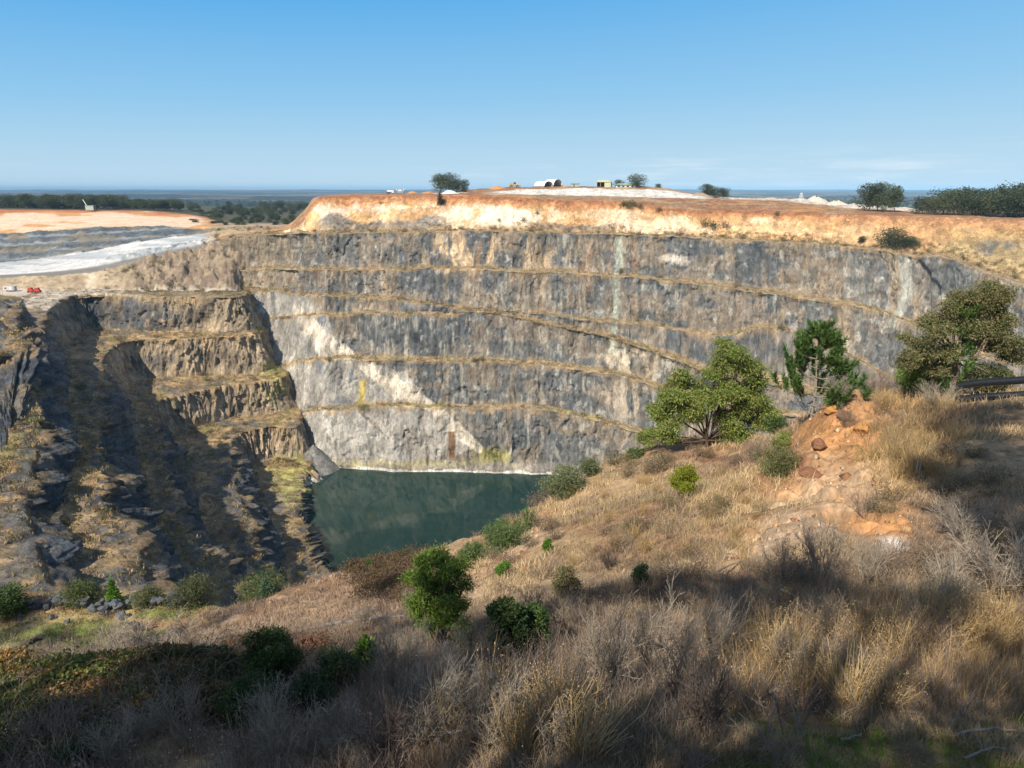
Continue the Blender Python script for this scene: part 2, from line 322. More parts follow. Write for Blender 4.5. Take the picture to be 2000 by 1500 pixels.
c = mix(c, C(.022, .022, .022), sm(.018, .004, np.abs(fbm((S + wp_) / 8, z / 11, s=50, o=4) - .5)) * .55)
c = mix(c, C(.36, .345, .29), sm(.66, .74, fbm(S / 2.5, z / 3.5, s=54, o=4)) * .6)
c = mix(c, TAN * 1.5, blob(ppx, ppy, 905, 490, 75, 45) * sm(.4, .6, st) * .9)
c = mix(c, TAN * 1.3, blob(ppx, ppy, 1040, 500, 60, 40) * sm(.45, .6, st) * .7)
c = mix(c, C(.5, .42, .3), blob(ppx, ppy, 1240, 705, 60, 30) * sm(.38, .55, st3) * .8)
c = mix(c, C(.46, .38, .28), blob(ppx, ppy, 1225, 780, 45, 40) * sm(.4, .55, st3) * .8)
# brown weathered left end of the upper benches
c = mix(c, C(.24, .19, .125), (sm(680, 480, ppx) * sm(.38, .6, pat) * sm(575, 560, ppy)) * .75)
nz = (fbm(S / 5, z / 5, s=61) - .5) * 26
qx, qy = ppx + nz, ppy + nz * .6
# the pale broken rock left of the benches and the pale diagonal streak
pale = inpoly(qx, qy, [(470, 572), (600, 578), (640, 640), (700, 700), (790, 730), (850, 795), (940, 880), (800, 905), (745, 840), (700, 795), (600, 790), (610, 905), (560, 905), (530, 700)])
c = mix(c, C(.37, .345, .30) * (.62 + .7 * pat)[..., None], pale * isface[:, None] * (.66 + .3 * sm(.4, .6, pat)))
tri = inpoly(qx, qy, [(590, 800), (690, 796), (745, 845), (815, 905), (600, 912)])
c = mix(c, C(.36, .34, .30) * (.75 + .5 * pat)[..., None], tri * .92)
gr = inpoly(qx, qy, [(570, 580), (640, 585), (630, 660), (690, 700), (690, 790), (640, 790), (590, 700)])
c = mix(c, C(.15, .165, .18), gr * sm(.47, .58, fbm(S / 11, z / 11, s=67)) * .85)
wh = np.maximum(inpoly(qx, qy, [(690, 712), (745, 715), (845, 785), (852, 797), (790, 797), (730, 745)]), inpoly(qx, qy, [(560, 595), (590, 600), (640, 650), (710, 705), (640, 712), (600, 660)]))
wh = np.maximum(wh, inpoly(qx, qy, [(835, 800), (870, 800), (945, 875), (935, 885), (880, 850)]) * .8)
c = mix(c, C(.62, .54, .42) * (.75 + .5 * pat)[..., None], wh * .8 * sm(.34, .56, pat + .06))
# the greenish seepage streaks, rust stain at the water, yellow growth
def vline(pts, wdt): # thin run down the wall
    p = np.array(pts, float); xx = np.interp(ppy, p[:, 1], p[:, 0]); return (1 - sm(wdt * .5, wdt * 1.2, np.abs(ppx + nz * .22 - xx))) * (ppy > p[0, 1]) * (ppy < p[-1, 1])
c = mix(c, C(.36, .39, .31), vline([(1208, 456), (1208, 520), (1200, 545), (1206, 600), (1198, 640), (1194, 690)], 7) * .75)
c = mix(c, C(.40, .40, .34), vline([(1765, 500), (1770, 560), (1762, 600), (1735, 640)], 12) * .8)
c = mix(c, C(.16, .085, .035), vline([(882, 843), (880, 900)], 7) * .9)
c = mix(c, C(.42, .32, .07), vline([(708, 742), (706, 798)], 9) * .8)
c = mix(c, C(.66, .58, .47), blob(qx, qy, 1316, 507, 22, 9) * .9)
dark = vline([(1795, 505), (1815, 535), (1838, 565)], 5)
c = mix(c, C(.015, .017, .02), dark * .9)
# berms: dry straw litter
bc = mix(np.broadcast_to(C(.36, .255, .145), z.shape + (3,)).copy(), OLIVE * 1.5, sm(.45, .62, fbm(S / 9, G[..., 1] / 4, s=71)) * .8)
bc = mix(bc, LIME, sm(.6, .7, fbm(S / 12, z, s=72)) * .5 * sm(600, 800, ppy))
c = np.where(isberm[:, None, None], bc, c)
lip = isface * np.where(fr > .93, 1, 0); foot = isface * np.where(fr < .10, 1., 0)
c = mix(c, STRAW * .7, lip[:, None] * sm(.45, .6, fbm(S / 5, z / 4, s=73)) * .6)
c = mix(c, C(.30, .22, .13), foot[:, None] * sm(.45, .65, fbm(S / 7, z / 4, s=74)) * .5)
# white tide line along the water
tide = (z < -148.9 + 2.6 * (fbm(S / 6, 1., s=75, o=4) - .5)) & isface[:, None]
c = np.where(tide[..., None], C(.52, .49, .43) * (.8 + .4 * pat)[..., None], c)
low = isface[:, None] * sm(-142, -146, z) * (z > -148.5)
c = mix(c, PALE * .8, low * .55)
c = mix(c, LIME * 1.1, blob(qx, qy, 960, 890, 30, 14) * .8 + blob(qx, qy, 800, 905, 200, 6) * .35)
# the weathered clay above: red cap, orange, cream and white kaolin
tf = np.where(istop, fr, 0)[:, None] + 0 * z
wv = (fbm(S / 30, z / 12, s=81) - .5)
drip = fbm(S / 5, z / 40, s=82)
oc = mix(np.broadcast_to(CREAM * .97, z.shape + (3,)).copy(), ORANGE * 1.05, sm(.42, .62, fbm(S / 38, z / 16, s=83) + .25 * sm(1300, 1700, ppx) + .08 * (drip - .5)))
oc = mix(oc, C(.86, .72, .53), blob(ppx, ppy, 985, 418, 100, 22) * sm(.35, .6, drip + .15) * .95)
oc = mix(oc, C(.78, .56, .42), blob(ppx, ppy, 660, 405, 70, 16) * .8)
oc = mix(oc, C(.62, .36, .12), sm(.55, .7, fbm(S / 16, z / 9, s=84)) * .6)
oc = mix(oc, C(.66, .46, .25), sm(1350, 1500, ppx) * sm(.45, .6, fbm(S / 20, z / 6, s=88)) * sm(.85, .6, tf) * .7)
oc = mix(oc, C(.46, .23, .10), sm(.66 + .0 * wv, .84, tf + wv * .25 + (drip - .5) * .25))
oc = mix(oc, RED, sm(.86, .96, tf + wv * .2 + (drip - .5) * .18) * .9)
gl = sm(.42, .3, tf + (fbm(S / 14, z / 10, s=85) - .5) * .5) * sm(900, 840, ppx) * sm(600, 640, ppx)
gl = np.maximum(gl, sm(.35, .22, tf + (fbm(S / 14, z / 10, s=86) - .5) * .5) * blob(ppx, ppy, 1120, 440, 70, 30))
oc = mix(oc, GREY * 1.25 * (.6 + .8 * pat)[..., None], gl * .85)
oc = mix(oc, C(.47, .27, .13), sm(1500, 1750, ppx) * .5)
oc = mix(oc, OLIVE * 1.6, np.clip(blob(qx, qy, 1940, 500, 120, 50) + sm(1830, 1900, ppx) * sm(.45, .25, tf), 0, 1) * .7)
oc = mix(oc, GREY * 1.1, blob(qx, qy, 1945, 485, 40, 18) * sm(.4, .55, pat) * .8)
oc = mix(oc, C(.34, .24, .14), sm(620, 590, ppx) * sm(.35, .5, pat) * .8)
oc = mix(oc, C(.40, .26, .13), sm(.22, .05, tf) * sm(.35, .6, pat) * .7)
c = np.where(istop[:, None, None], oc, c)
# plateau
yy = G[..., 1]
pc = mix(np.broadcast_to(C(.30, .16, .08), z.shape + (3,)).copy(), C(.36, .25, .15), sm(.4, .6, fbm(S / 16, yy / 9, s=91)))
pc = mix(pc, RED * 1.1, sm(.52, .66, fbm(S / 22, yy / 10, s=92)) * .7)
pc = mix(pc, C(.50, .27, .10), sm(.58, .7, fbm(S / 25, yy / 12, s=93)) * .7)
psky = np.array([name[i] == 'sky' for i in seg])[:, None] * np.ones_like(z)
whp = psky * sm(930, 1010, ppx) * sm(1400, 1370, ppx) * sm(.85, .7, fr[:, None] + (fbm(S / 12, yy / 8, s=94) - .5) * .4 + sm(1100, 940, ppx) * .35)
pc = mix(pc, C(.72, .68, .60) * (.85 + .3 * pat)[..., None], whp * .95)
whp2 = psky * sm(1390, 1420, ppx) * sm(1890, 1760, ppx) * sm(.25, .5, fr[:, None] + (fbm(S / 14, yy / 10, s=95) - .5) * .5 - .2 * sm(1450, 1600, ppx) * 0)
pc = mix(pc, C(.64, .57, .47) * (.75 + .5 * pat)[..., None], whp2 * .9)
whp3 = psky * sm(820, 850, ppx) * sm(925, 900, ppx) * sm(.15, .3, fr[:, None]) * sm(.75, .6, fr[:, None])
pc = mix(pc, C(.66, .60, .52), whp3 * sm(.4, .5, fbm(S / 4, yy / 4, s=96)))
c = np.where(isplat[:, None, None], pc, c)
# rubble relief on the white heaps
G2[..., 2] += np.clip(whp2 * .9 + whp * .5, 0, 1) * (fbm(S / 5, yy / 5, s=97) - .4) * 3.2 * sm(0, .3, fr[:, None]) * psky
wall = tagk(grid('quarry_face', G2, np.clip(c, .008, .9), rock), 'structure')
FW = dict(G=G2, seg=seg, name=name, isberm=isberm, px=ppx, py=ppy, fr=fr)

# ---- the left wall: brown benched face, folding round into the dark ridges that run towards the camera
#      every row holds stations A (edge by the far wall) .. H (near end)
ROWS = [ # name, z, stations (px, py)
 ('under', -156, [(628, 925), (620, 940), (612, 952), (604, 975), (604, 1003), (612, 1043), (624, 1083), (652, 1140), (700, 1200)]),
 ('W', -150.6, [(625, 925), (614, 938), (606, 950), (601, 972), (599, 1000), (607, 1040), (618, 1080), (646, 1130), (690, 1190)]),
 ('c4', -145, [(606, 905), (598, 912), (590, 922), (596, 957), (594, 1000), (600, 1045), (610, 1085), (634, 1130), (670, 1180)]),
 ('i4', -143.5, [(598, 893), (560, 911), (530, 933), (542, 975), (566, 1010), (580, 1050), (590, 1090), (606, 1130), (640, 1180)]),
 ('c3', -127, [(588, 822), (520, 835), (450, 860), (455, 890), (466, 945), (482, 1000), (498, 1064), (522, 1110), (560, 1170)]),
 ('i3', -125.5, [(586, 812), (480, 829), (378, 850), (418, 878), (438, 950), (450, 1005), (458, 1060), (484, 1110), (520, 1170)]),
 ('c2', -107, [(566, 728), (430, 755), (300, 795), (302, 835), (318, 890), (332, 960), (370, 1045), (440, 1100), (490, 1160)]),
 ('i2', -108.5, [(558, 716), (420, 743), (262, 783), (250, 830), (264, 900), (282, 960), (300, 1035), (385, 1085), (430, 1150)]),
 ('c1', -84, [(514, 648), (380, 661), (216, 686), (185, 770), (196, 850), (206, 920), (214, 990), (262, 1050), (300, 1150)]),
 ('i1', -85.5, [(507, 640), (370, 650), (200, 675), (150, 760), (160, 840), (160, 920), (168, 975), (214, 1030), (225, 1150)]),
 ('c0', -62, [(483, 575), (330, 579), (110, 592), (64, 690), (82, 790), (84, 840), (70, 930), (66, 1010), (112, 1160)]),
 ('i0', -61.6, [(478, 568), (320, 571), (60, 584), (18, 690), (30, 790), (20, 850), (-30, 930), (-90, 1010), (-60, 1170)]),
 ('cU', -44, [(470, 540), (330, 560), (40, 577), (40, 640), (76, 645), (40, 690), (-60, 730), (-200, 800), (-260, 1000)]),
 ('iU', -42, [(465, 535), (320, 556), (20, 575), (0, 630), (20, 660), (-20, 700), (-140, 730), (-320, 800), (-400, 1000)]),
 ('cV', -30, [(460, 530), (310, 553), (0, 572), (-60, 590), (-70, 600), (-120, 620), (-300, 660), (-500, 720), (-700, 900)]),
 ('iV', -29, [(455, 525), (300, 550), (-20, 570), (-200, 560), (-260, 560), (-350, 560), (-600, 600), (-900, 650), (-1200, 800)])]
tst = np.array([0, .16, .34, .42, .52, .63, .75, .87, 1.0])
NC = 900
ZS = dict(c0=[-62, -62, -62, -64, -68, -71, -74, -75, -75], i0=[-61.6, -61.6, -61.6, -63.6, -67, -70, -73, -74, -74],
          cU=[0, 0, 0, -54, -55, -57, -62, -66, -68], iU=[0, 0, 0, -53.5, -54.5, -56.5, -61, -65, -67], cV=[-61.4, -61.4, -61.4, -52, -52, -53, -55, -60, -62], iV=[-61.3, -61.3, -61.3, -51.8, -51.8, -52.8, -54, -59, -61])
lrows = []
for nm, zz, st_ in ROWS:
    zs = ZS.get(nm, [zz] * 9)
    pts = np.array([P(x, y, z=q_) for (x, y), q_ in zip(st_, zs)])
    if nm in ('cU', 'iU', 'cV', 'iV'):   # over the ledge with the parked plant the ground stays flat; the bank rises only further left
        pts[0] = P(475, 566.5, z=-61.5); pts[1] = P(315, 569, z=-61.5); pts[2] = P(50, 581, z=-61.4)
        pts[:3, 2] += 0.02 * ['cU', 'iU', 'cV', 'iV'].index(nm)
    pts[-1] = pts[-1] + (pts[-1] - pts[-2]) * .5
    pts = np.vstack([pts[0] + np.array([-12., 34, 0.]), pts])
    lrows.append(cr(np.concatenate([[-.06], tst]), pts, np.linspace(-.06, 1, NC)))
LR = {r[0]: i for i, r in enumerate(ROWS)}
def toe(crest, zt, cot=None):
    cot = .33 + .24 * sm(.33, .44, np.linspace(-.06, 1, NC))       # foot of the face that drops from a crest to height zt
    c_ = lrows[LR[crest]]; t_ = np.gradient(c_, axis=0); n_ = np.stack([-t_[:, 1], t_[:, 0]], -1)
    kk = np.ones(45) / 45; n_ = np.stack([np.convolve(np.pad(n_[:, q], 22, mode='edge'), kk, 'valid') for q in (0, 1)], -1)
    n_ /= np.linalg.norm(n_, axis=1, keepdims=True); n_ *= np.sign(np.median(n_[:, 0]))
    h = np.maximum(c_[:, 2] - zt, 0); o = c_.copy(); o[:, :2] += n_ * (h * cot)[:, None]; o[:, 2] = np.minimum(zt, c_[:, 2]); return o
for a_, b_, z_ in (('i4', 'c3', -143.), ('i3', 'c2', -125.), ('i2', 'c1', -105.), ('i1', 'c0', -82.)):
    lrows[LR[a_]] = toe(b_, z_)
NS = dict(W=3, c4=7, i4=9, c3=40, i3=12, c2=48, i2=12, c1=46, i1=12, c0=48, i0=9, cU=26, iU=6, cV=20, iV=6)
G = [lrows[0][None]]; seg = [0]; fr = [0.]
for i in range(1, len(lrows)):
    n = NS[ROWS[i][0]]
    for q in range(1, n + 1):
        u = q / n; G.append((lrows[i - 1] * (1 - u) + lrows[i] * u)[None]); seg.append(i); fr.append(u)
G = np.concatenate(G); seg = np.array(seg); fr = np.array(fr)
lname = [r[0] for r in ROWS]; isface = np.array([lname[i][0] == 'c' or lname[i] == 'W' for i in seg]); isberm = ~isface
tcol = np.linspace(-.06, 1, NC)[None] + 0 * G[..., 0]
x, y, z = G[..., 0], G[..., 1], G[..., 2]
S = np.concatenate([[0], np.cumsum(np.linalg.norm(np.diff(lrows[6][:, :2], axis=0), axis=1))])[None] + 0 * x
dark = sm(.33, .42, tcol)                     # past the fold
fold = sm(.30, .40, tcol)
rib = np.abs(fbm(S / 4.5 + z / 14, z / 34, s=103, o=4) - .5) * 2
ribd = np.abs(fbm(x / 14 - z / 9, (y * .3 + z * 1.0) / 11, s=104, o=4) - .5) * 2
big = fbm(x / 24, y / 24, z / 30, s=105, o=3) - .5
blk = fbm(x / 7, y / 7, z / 9, s=106, o=4) - .5
wf = np.where(isface, 1, 0.25)[:, None]
near_edge = np.where(isface, np.minimum(1, fr * 3 + .2), 1)[:, None]
d = wf * near_edge * ((1 - dark) * (-2.6 * rib + 3 * blk + 5 * big) + dark * (-2.2 * ribd + 5 * blk + 6 * big))
ws = wf * near_edge
d += ws * ((1 - dark) * (3.0 * blocks(S, z, 3.4, 9., 231) + 2.0 * blocks(S, z, 1.7, 4.5, 241)) + dark * (5.5 * blocks(S + z * .9, z - S * .5, 11., 5., 251) + 3.0 * blocks(S + z * .9, z - S * .5, 4.5, 2.4, 261)))
d *= np.where(np.abs(z + 61.7) < .8, .25, 1)
N = gnormal(G)
N[..., 2] *= .3
mid = N[np.array([lname[i] == 'c2' for i in seg])]
if np.median(mid[:, :, 0]) < 0: N = -N
G2 = G + N * d[..., None]
G2[..., 2] += np.where(isberm, 1, 0)[:, None] * (fbm(x / 5, y / 5, s=107) - .4) * (1.2 + 2.2 * dark)
# spurs: rubble tongues that cross the ridges low on the left
sp = dark * isface[:, None] * (np.abs(fbm(S / 16 + z / 30, 1.7 + z / 60, s=108, o=3) - .5) * -2.4 + .35) * 12 * np.sin(np.pi * fr)[:, None]
G2 += N * sp[..., None]
lpx, lpy = proj(G)
pat = fbm(x / 5, y / 5, z / 6, s=111, o=4); st = fbm(S / 3, z / 26, s=112, o=4)
c = C(.32, .25, .165) * (.6 + .8 * pat)[..., None]
c = mix(c, C(.40, .31, .20), sm(.5, .7, st) * .8)
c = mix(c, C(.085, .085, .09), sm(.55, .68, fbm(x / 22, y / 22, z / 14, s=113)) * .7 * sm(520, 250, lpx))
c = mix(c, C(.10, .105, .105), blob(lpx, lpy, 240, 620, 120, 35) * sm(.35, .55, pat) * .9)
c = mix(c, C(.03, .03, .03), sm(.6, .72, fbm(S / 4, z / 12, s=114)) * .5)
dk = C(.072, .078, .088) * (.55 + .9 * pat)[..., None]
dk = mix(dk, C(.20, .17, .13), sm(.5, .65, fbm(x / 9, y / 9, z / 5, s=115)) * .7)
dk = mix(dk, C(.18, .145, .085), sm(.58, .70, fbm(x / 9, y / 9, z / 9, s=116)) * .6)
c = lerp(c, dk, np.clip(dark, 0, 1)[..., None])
straw = mix(np.broadcast_to(C(.38, .265, .14), z.shape + (3,)).copy(), C(.20, .15, .085), sm(.48, .62, fbm(x / 9, y / 9, s=117)) * .7)
straw = mix(straw, LIME * .7, sm(.62, .72, fbm(x / 12, y / 12, s=118)) * .5)
straw = mix(straw, C(.13, .125, .12), sm(.56, .64, fbm(x / 10, y / 10, s=120)) * .75)
straw = straw * (.7 + .6 * fbm(x / 2.2, y / 2.2, s=122, o=4))[..., None]
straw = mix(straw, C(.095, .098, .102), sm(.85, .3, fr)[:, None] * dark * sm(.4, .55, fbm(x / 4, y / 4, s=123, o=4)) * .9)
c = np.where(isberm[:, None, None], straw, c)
edge = isface[:, None] * sm(.80, 1.0, fr[:, None] + (fbm(x / 6, y / 6, s=119) - .5) * .5)
c = mix(c, STRAW * .7, edge * .6)
ledge = (np.abs(z + 61.6) < .9) * (tcol < .36)
c = mix(c, C(.47, .40, .31), ledge * 1.0 * sm(330, 180, lpx))
c = mix(c, C(.24, .19, .12), ledge * sm(180, 330, lpx))
yel = blob(lpx, lpy, 575, 930, 40, 55) + blob(lpx, lpy, 540, 745, 32, 40)
c = mix(c, LIME * 1.15, np.clip(yel, 0, 1) * sm(.4, .55, pat) * .85)
tide = (z < -147.5) & isface[:, None]
c = np.where(tide[..., None] & (fbm(S / 6, 3., s=121)[..., None] > .42), C(.50, .46, .38), c)
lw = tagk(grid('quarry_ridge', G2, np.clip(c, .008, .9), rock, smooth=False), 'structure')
LW = dict(G=G2, seg=seg, name=lname, isberm=isberm, px=lpx, py=lpy, t=tcol)

# ---- cone of grey scree at the corner of the lake
t_, r_ = np.meshgrid(np.linspace(0, 2 * np.pi, 60), np.linspace(0, 1, 26)); p_ = P(612, 921, z=-151.); rr_ = r_ * 17 * (1 + .25 * (fbm(np.cos(t_) * 1.4, np.sin(t_) * 1.4, s=291) - .5)); X_ = rr_ * np.cos(t_); Y_ = rr_ * np.sin(t_); Z_ = 15.5 * (1 - r_) ** 1.1 + 1.1 * (fbm(X_ / 1.6, Y_ / 1.6, s=292, o=4) - .5) - 1
tagk(grid('scree_cone', np.stack([p_[0] + X_, p_[1] + Y_ + 4, p_[2] + Z_], -1), C(.20, .19, .17) * (.6 + .8 * fbm(X_ / 1.2, Y_ / 1.2, s=293, o=4))[..., None], rock, smooth=False), 'structure')

# ---- back left: the ledge, the haul road of white fines, dark benches and the stripped orange slope
BL = [ # (px, py, Y) per row at stations
 [(-400, 574, 398), (-100, 574, 400), (60, 575, 400), (180, 575, 402), (300, 576, 405), (400, 577, 408), (460, 577, 412), (520, 577, 418), (620, 577, 420)],
 [(-400, 567, 428), (-100, 567, 430), (60, 566, 432), (180, 565, 436), (300, 566, 436), (400, 566, 438), (460, 566, 440), (520, 560, 440), (620, 556, 450)],
 [(-400, 546, 452), (-100, 545, 455), (60, 540, 458), (180, 533, 462), (300, 502, 470), (400, 481, 478), (460, 464, 476), (520, 458, 476), (620, 456, 480)],
 [(-400, 541, 490), (-100, 540, 500), (60, 535, 505), (180, 523, 515), (300, 498, 535), (400, 477, 545), (460, 459, 540), (520, 455, 530), (620, 453, 530)],
 [(-400, 519, 600), (-100, 517, 610), (60, 508, 620), (180, 490, 630), (300, 468, 645), (400, 456, 650), (460, 449, 640), (520, 450, 620), (620, 450, 620)],
 [(-400, 492, 640), (-100, 487, 655), (60, 477, 665), (180, 463, 670), (300, 455, 680), (400, 451, 680), (460, 446, 665), (520, 447, 650), (620, 448, 650)],
 [(-400, 464, 655), (-100, 461, 672), (60, 454, 682), (180, 444, 692), (300, 443, 705), (400, 447, 700), (460, 444, 690), (520, 444, 680), (620, 446, 680)],
 [(-400, 407, 840), (-100, 408, 850), (60, 410, 855), (180, 411.5, 860), (300, 413, 860), (400, 424, 830), (460, 436, 780), (520, 437, 760), (620, 440, 760)],
 [(-400, 403, 1000), (-100, 403.5, 1010), (60, 404, 1020), (180, 405, 1020), (300, 407, 1020), (400, 414, 1000), (460, 420, 980), (520, 422, 980), (620, 424, 980)],
 [(-400, 398, 1500), (-100, 398, 1500), (60, 399, 1500), (180, 399, 1500), (300, 400, 1500), (400, 403, 1500), (460, 404, 1500), (520, 404, 1500), (620, 404, 1500)]]
tb = np.array([p[0] for p in BL[0]], float); tbn = np.arange(-400, 621, 2.5)
brow = [cr(tb, np.array([P(p[0], 572, Y=482 if i == 0 else 484) if p[0] >= 500 and i < 2 else P(p[0], p[1] - 2 + (18 if p[0] < 100 else 0) + (14 if p[0] < -50 else 0), z=-62.5 - (.8 if p[0] < 100 else 0)) if i == 0 else P(p[0], p[1], z=-61.4) if i == 1 else P(*p) for p in r]), tbn) for i, r in enumerate(BL)]
NB = [12, 18, 5, 14, 14, 14, 26, 10, 8]
G = [brow[0][None]]; seg = [0]; fr = [0.]
for i in range(1, len(brow)):
    for q in range(1, NB[i - 1] + 1):
        u = q / NB[i - 1]; G.append((brow[i - 1] * (1 - u) + brow[i] * u)[None]); seg.append(i); fr.append(u)
G = np.concatenate(G); seg = np.array(seg)[:, None]; fr = np.array(fr)[:, None]
bx, by = proj(G); x, y, z = G[..., 0], G[..., 1], G[..., 2]; pat = fbm(x / 7, y / 7, s=131, o=4)
rub = (seg == 2) * sm(200, 300, bx) * 1.0
c = C(.40, .31, .20) * (.75 + .5 * pat)[..., None] + 0 * G
c = np.where((seg == 1)[..., None], C(.47, .41, .33) * (.85 + .3 * pat)[..., None], c)
c = mix(c, C(.19, .145, .105) * 1.0, rub * (.35 + .6 * sm(.35, .55, fbm(x / 3, y / 3, s=139))))
c = mix(c, C(.55, .46, .33), (seg == 2) * blob(bx + (pat - .5) * 30, by, 178, 552, 14, 22) * .9)
c = np.where((seg == 3)[..., None], C(.22, .20, .17) * (.8 + .4 * pat)[..., None], c)
c = mix(c, C(.20, .17, .13), ((seg >= 3) & (seg <= 6)) * sm(390, 440, bx))
wr = fbm(bx / 60, by / 4, s=132)
road = np.where((seg == 4)[..., None], mix(np.broadcast_to(C(.60, .585, .55), G.shape).copy(), C(.36, .385, .39), sm(.42, .6, wr) * .85), c)
road = mix(road, C(.16, .165, .17), (seg == 4) * sm(.58, .66, fbm(bx / 9, by / 2.5, s=133)) * sm(.3, .05, np.abs(fr - .2)) * sm(150, 320, bx) * .9)
road = mix(road, C(.42, .30, .17), (seg == 4) * sm(385, 430, bx))
c = np.where((seg == 4)[..., None], road, c)
bench = (seg == 5) | (seg == 6)
lines = np.abs(np.mod(by + (bx - 180) * .055, 14) - 7)
db = C(.10, .115, .125) * (.5 + 1.0 * pat)[..., None]
db = mix(db, C(.30, .30, .28), sm(1.6, .6, lines) * .7); db = mix(db, C(.2, .17, .12), sm(.55, .66, fbm(x / 20, y / 12, s=134)) * .7)
c = np.where((bench & (bx < 420))[..., None], db, c)
c = mix(c, C(.30, .23, .14), bench * sm(370, 420, bx))
os_ = mix(np.broadcast_to(C(.55, .28, .11), G.shape).copy(), C(.72, .52, .36), sm(.42, .6, fbm(bx / 70, by / 7, s=135) + .16 * blob(bx, by, 150, 432, 220, 14)))
os_ = mix(os_, C(.42, .16, .065), sm(.74, .95, fr + (fbm(bx / 50, by / 5, s=136) - .5) * .4))
os_ = mix(os_, C(.6, .42, .2), sm(.15, .0, fr) * .5)
os_ = mix(os_, C(.30, .24, .15), sm(380, 440, bx) * .8)
c = np.where((seg == 7)[..., None], os_, c)
c = np.where((seg >= 8)[..., None], C(.09, .085, .05) + 0 * G, c)
G[..., 2] += np.where(bench, 1, 0) * (np.mod(-(by + (bx - 180) * .055), 14) / 14 - .5) * 3.0 * (bx < 420) + np.where((seg == 2) | bench, 1, 0) * (pat - .5) * 4 + rub * ((fbm(x / 4, y / 4, s=137) - .5) * 6 + 3.0 * blocks(x, y, 4., 4., 271) + 2 * blocks(x, y, 1.8, 1.8, 281)) + np.where((seg == 7), 1, 0) * (pat - .5) * 1.2
G[..., 2] += np.where((seg == 4), 1, 0) * sm(.3, .08, np.abs(fr - .22)) * fbm(x / 3, y / 3, s=138) * 3 * sm(120, 250, bx)
tagk(grid('mine_floor', G, np.clip(c, .01, .9), soil), 'structure')
BLG = G; BLx, BLy, BLseg = bx, by, seg

# ---- the plain out to the horizon, low forested rises one behind the other
ga = np.linspace(-1.25, 1.25, 520); gy = np.geomspace(560, 24000, 330)
yy, aa = np.meshgrid(gy, ga, indexing='ij'); xx = aa * yy
zz = -70 + 26 * (fbm(xx / 900, yy / 900, s=141) - .5) + 40 * sm(1500, 5000, yy) * (fbm(xx / 3500, yy / 2200, s=142) - .35)
zz += 46 * sm(5000, 15000, yy) + 60 * sm(9000, 22000, yy) * (fbm(xx / 9000, yy / 5000, s=143) - .42)
zz = np.minimum(zz, 34) - 95 * sm(18000, 24000, yy)
zz += sm(900, 1500, yy) * (vn(xx / 28, yy / 28, s=144) * 9 * sm(9000, 4000, yy))
fo = fbm(xx / 700, yy / 700, s=145, o=4)
c = C(.030, .038, .02) * (.6 + .9 * vn(xx / 30, yy / 30, s=146))[..., None]
c = mix(c, C(.17, .135, .085), sm(.56, .61, fo) * sm(1600, 2600, yy) * .9)
c = mix(c, C(.15, .10, .085), sm(.58, .64, fbm(xx / 1200, yy / 800, s=147)) * sm(1500, 3000, yy) * .7)
c = mix(c, C(.15, .13, .08), sm(1400, 800, yy) * sm(.5, .6, fbm(xx / 60, yy / 60, s=148)) * .25)
tagk(grid('plain', np.stack([xx, yy, zz], -1), c, terrain_mat('far_forest', fine=.03, amt=.45, bump=.8, bdist=12)), 'structure')
def plain_z(X, Y):
    zz = -70 + 26 * (fbm(X / 900, Y / 900, s=141) - .5) + 40 * sm(1500, 5000, Y) * (fbm(X / 3500, Y / 2200, s=142) - .35)
    return zz

# ---- water
m, nt, b = newmat('pit_water'); L = nt.links.new
b.inputs['Base Color'].default_value = (.012, .046, .04, 1); b.inputs['Roughness'].default_value = .05; b.inputs['IOR'].default_value = 1.33
tcn = nd(nt, 'ShaderNodeTexCoord'); n1 = nd(nt, 'ShaderNodeTexNoise', Scale=.35, Detail=4.0); mpp = nd(nt, 'ShaderNodeMapping'); mpp.inputs['Scale'].default_value = (1, .6, 1)
L(tcn.outputs['Object'], mpp.inputs[0]); L(mpp.outputs[0], n1.inputs['Vector'])
n3 = nd(nt, 'ShaderNodeTexNoise', Scale=.012, Detail=3.0); L(tcn.outputs['Object'], n3.inputs['Vector'])
rp = nd(nt, 'ShaderNodeValToRGB'); rp.color_ramp.elements[0].color = (.0075, .026, .021, 1); rp.color_ramp.elements[1].color = (.010, .034, .026, 1); rp.color_ramp.elements[0].position = .35; rp.color_ramp.elements[1].position = .65
L(n3.outputs['Fac'], rp.inputs[0]); L(rp.outputs[0], b.inputs['Base Color'])
bp = nd(nt, 'ShaderNodeBump', Strength=.05, Distance=.2); L(n1.outputs['Fac'], bp.inputs['Height']); L(bp.outputs[0], b.inputs['Normal'])
Vw = np.array([(-200, 120, -150), (260, 120, -150), (260, 420, -150), (-200, 420, -150)], float)
tagk(ob('water', mesh_np('water', Vw, [0, 1, 2, 3], 4, mat=m)), 'structure')

